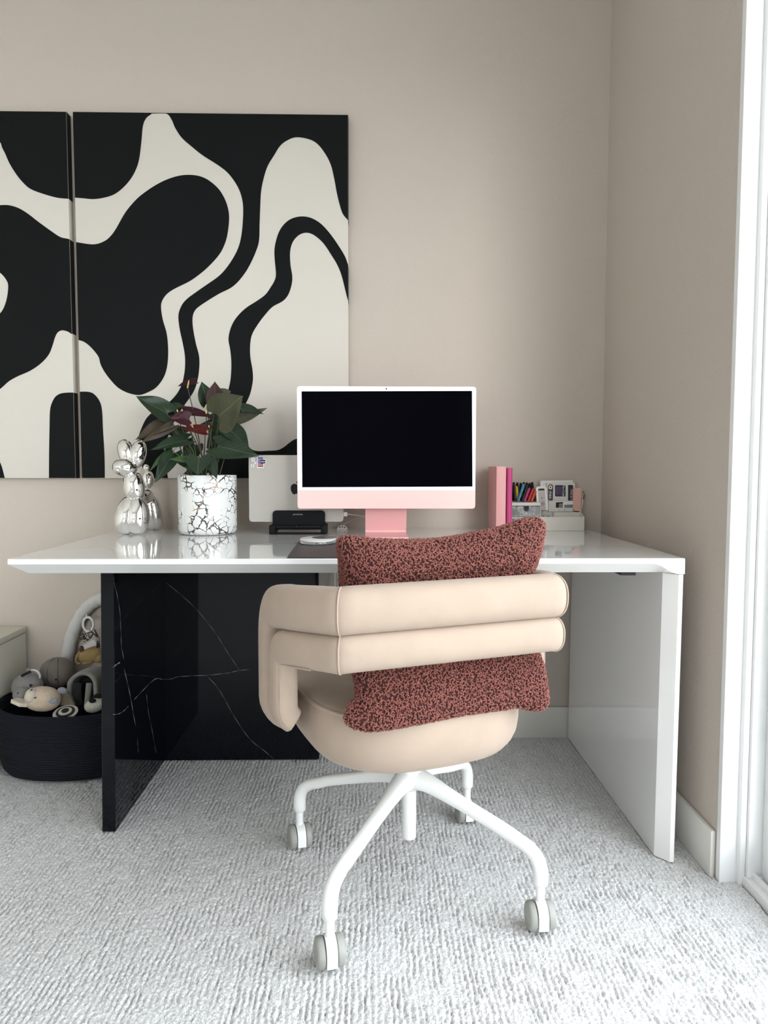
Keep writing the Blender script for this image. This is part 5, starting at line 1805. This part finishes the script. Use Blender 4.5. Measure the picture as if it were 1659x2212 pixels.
# ------------------------------------------------------------------ boucle cushion
cush = thing('cushion', 'square rust brown boucle cushion leaning against the chair backrest', 'cushion', L2W(0.0, -0.15, 0.47))
bpy.context.view_layer.update()
M_bc = bpy.data.materials.new('rust_boucle')
M_bc.use_nodes = True
t = M_bc.node_tree
b = t.nodes['Principled BSDF']
b.inputs['Roughness'].default_value = 0.75
b.inputs['Sheen Weight'].default_value = 0.3
b.inputs['Sheen Tint'].default_value = (1.0, 0.7, 0.62, 1)
b.inputs['Specular IOR Level'].default_value = 0.3
geo = t.nodes.new('ShaderNodeNewGeometry')
nz = t.nodes.new('ShaderNodeTexNoise'); nz.inputs['Scale'].default_value = 160
t.links.new(geo.outputs['Position'], nz.inputs['Vector'])
mx = t.nodes.new('ShaderNodeMix'); mx.data_type = 'RGBA'
mx.inputs['A'].default_value = (0.125, 0.034, 0.027, 1); mx.inputs['B'].default_value = (0.275, 0.088, 0.068, 1)
t.links.new(nz.outputs['Fac'], mx.inputs['Factor']); t.links.new(mx.outputs['Result'], b.inputs['Base Color'])
M_bcd = mat('rust_boucle_base', (0.06, 0.016, 0.014, 1), 0.95)

# outline in chair coordinates (r, z): four edges, filled as a Coons patch
EDGE_TOP = [[-0.2006, 0.8159], [-0.1987, 0.8269], [-0.173, 0.8277], [-0.1203, 0.82], [-0.0373, 0.8156], [0.0336, 0.8176], [0.106, 0.8277], [0.1548, 0.835], [0.2042, 0.8506], [0.2402, 0.8546], [0.258, 0.8449]]
EDGE_BOT = [[-0.2113, 0.4916], [-0.2002, 0.479], [-0.1738, 0.4711], [-0.1402, 0.4693], [-0.0741, 0.471], [0.0188, 0.4753], [0.1149, 0.4755], [0.1551, 0.475], [0.1768, 0.4688], [0.1995, 0.464], [0.2176, 0.4652]]
EDGE_LEFT = [[-0.2113, 0.4916], [-0.2029, 0.5014], [-0.1866, 0.5157], [-0.1765, 0.5213], [-0.1725, 0.5515], [-0.1736, 0.6069], [-0.1834, 0.7261], [-0.1895, 0.7735], [-0.2006, 0.8159]]
EDGE_RIGHT = [[0.2176, 0.4652], [0.2319, 0.478], [0.2401, 0.5067], [0.2462, 0.5422], [0.2400, 0.6332], [0.2390, 0.7278], [0.2480, 0.7549], [0.2621, 0.8251], [0.258, 0.8449]]


def resample(P, n=64):
    P = catmull([Vector((a_, b_, 0)) for a_, b_ in P], 6)
    L = [0.0]
    for k in range(1, len(P)):
        L.append(L[-1] + (P[k] - P[k - 1]).length)
    out, k = [], 0
    for q in range(n + 1):
        d_ = L[-1] * q / n
        while k < len(P) - 2 and L[k + 1] < d_:
            k += 1
        out.append(P[k].lerp(P[k + 1], min(1, max(0, (d_ - L[k]) / max(1e-9, L[k + 1] - L[k])))))
    return out


ET, EB, EL, ER = (resample(q) for q in (EDGE_TOP, EDGE_BOT, EDGE_LEFT, EDGE_RIGHT))


def edge_at(E_, t):
    q = min(max(t, 0), 1) * 64
    k = min(int(q), 63)
    return E_[k].lerp(E_[k + 1], q - k)


def pillow_pt(a_, b_, side):
    """side -1 towards the camera (rear face), +1 towards the desk"""
    u, v = (a_ + 1) / 2, (b_ + 1) / 2
    q = (edge_at(EB, u) * (1 - v) + edge_at(ET, u) * v + edge_at(EL, v) * (1 - u) + edge_at(ER, v) * u
         - (EB[0] * (1 - u) * (1 - v) + EB[64] * u * (1 - v) + ET[0] * (1 - u) * v + ET[64] * u * v))
    z_ = q.y
    th_ = 0.068 * max(0.0, 1 - abs(a_) ** 5) ** 0.5 * max(0.0, 1 - abs(b_) ** 4) ** 0.5
    f0 = -0.130 - (0.110 * max(0.0, (0.663 - z_) / 0.2) ** 1.5 if z_ < 0.663 else 0.035 * ((z_ - 0.663) / 0.19) ** 1.5)
    if z_ < 0.57:
        th_ *= 0.72
    elif z_ < 0.63:
        th_ *= 0.72 + 0.28 * (z_ - 0.57) / 0.06
    f_ = f0 + (th_ if side > 0 else -th_)
    if side < 0 and 0.595 < z_ < 0.755:
        f_ = max(f_, -0.196)
    return L2W(q.x, f_, z_)


n = 56
V, Fc, idx = [], [], {}
for side in (-1, 1):
    for j in range(n + 1):
        for i in range(n + 1):
            a_, b_ = -1 + 2 * i / n, -1 + 2 * j / n
            a_, b_ = math.sin(a_ * PI / 2), math.sin(b_ * PI / 2)
            edge = i in (0, n) or j in (0, n)
            if edge and side == 1:
                idx[(side, i, j)] = idx[(-1, i, j)]
                continue
            idx[(side, i, j)] = len(V)
            V.append(pillow_pt(a_, b_, side))
    for j in range(n):
        for i in range(n):
            q = [idx[(side, i, j)], idx[(side, i + 1, j)], idx[(side, i + 1, j + 1)], idx[(side, i, j + 1)]]
            Fc.append(tuple(q if side < 0 else q[::-1]))
cover = mesh('cover', V, Fc, M_bcd, cush, 180)
cme = cover.data
cme.calc_loop_triangles()
tv = np.array([[cme.vertices[k].co[:] for k in lt_.vertices] for lt_ in cme.loop_triangles])
off_ = np.array(cush.location)
nr_ = np.cross(tv[:, 1] - tv[:, 0], tv[:, 2] - tv[:, 0])
ar_ = np.linalg.norm(nr_, axis=1)
nr_ = nr_ / np.maximum(ar_, 1e-12)[:, None]
cum = np.cumsum(ar_)
# evenly spread scatter: oversample, then thin by a hash grid
NS = 60000
pick = np.searchsorted(cum, rng.random(NS) * cum[-1])
r1, r2 = np.sqrt(rng.random(NS)), rng.random(NS)
pts = tv[pick, 0] * (1 - r1)[:, None] + tv[pick, 1] * (r1 * (1 - r2))[:, None] + tv[pick, 2] * (r1 * r2)[:, None]
nrm = nr_[pick]
gridd, keep = {}, []
dm = 0.0037
for k_ in range(NS):
    p = pts[k_]
    c_ = (int(p[0] / dm), int(p[1] / dm), int(p[2] / dm))
    ok = True
    for dx in (-1, 0, 1):
        for dy in (-1, 0, 1):
            for dz in (-1, 0, 1):
                for q in gridd.get((c_[0] + dx, c_[1] + dy, c_[2] + dz), ()):
                    d2 = (q[0] - p[0]) ** 2 + (q[1] - p[1]) ** 2 + (q[2] - p[2]) ** 2
                    if d2 < dm * dm:
                        ok = False
                        break
                if not ok: break
            if not ok: break
        if not ok: break
    if ok:
        gridd.setdefault(c_, []).append(p)
        keep.append(k_)
pts, nrm = pts[keep], nrm[keep]
# curl templates: small hooked worms of yarn
tmpl = []
for k_ in range(8):
    arc_ = rng.uniform(2.2, 4.4)
    rad_ = rng.uniform(0.0019, 0.0030)
    P = [Vector((rad_ * math.cos(a_) , rad_ * math.sin(a_), 0.0012 + 0.0016 * math.sin(PI * q / 5) + rng.uniform(-0.0004, 0.0006)))
         for q, a_ in enumerate(np.linspace(0, arc_, 6))]
    vv_, ff_ = tube_vf(P, [0.0009, 0.00145, 0.0016, 0.0016, 0.00145, 0.0009], 5)
    tmpl.append((np.array([v[:] for v in vv_]), [f for f in ff_ if len(f) == 4]))
nv, nf = len(tmpl[0][0]), len(tmpl[0][1])
NC = len(pts)
up0 = np.where(np.abs(nrm[:, 2:3]) < 0.9, np.array([[0, 0, 1.0]]), np.array([[1.0, 0, 0]]))
tx = np.cross(up0, nrm); tx /= np.linalg.norm(tx, axis=1)[:, None]
ty = np.cross(nrm, tx)
an = rng.random(NC) * 2 * PI
ex = tx * np.cos(an)[:, None] + ty * np.sin(an)[:, None]
ey = -tx * np.sin(an)[:, None] + ty * np.cos(an)[:, None]
which = rng.integers(0, 8, NC)
scl = rng.uniform(0.85, 1.2, NC)
tarr = np.stack([q[0] for q in tmpl])[which] * scl[:, None, None]
co = pts[:, None, :] + tarr[:, :, 0:1] * ex[:, None, :] + tarr[:, :, 1:2] * ey[:, None, :] + tarr[:, :, 2:3] * nrm[:, None, :]
fq = np.array(tmpl[0][1])[None] + (np.arange(NC) * nv)[:, None, None]
me = bpy.data.meshes.new('boucle_curls')
co = co.reshape(-1, 3).astype(np.float32)
fq = fq.reshape(-1, 4).astype(np.int32)
me.vertices.add(len(co)); me.vertices.foreach_set('co', co.ravel())
me.loops.add(fq.size); me.loops.foreach_set('vertex_index', fq.ravel())
me.polygons.add(len(fq)); me.polygons.foreach_set('loop_start', np.arange(len(fq), dtype=np.int32) * 4)
me.update(calc_edges=True)
me.shade_smooth()
cu_ = link('boucle_curls', me, M_bc, cush)
cu_.matrix_parent_inverse = cover.matrix_parent_inverse
cu_['kind'] = 'stuff'
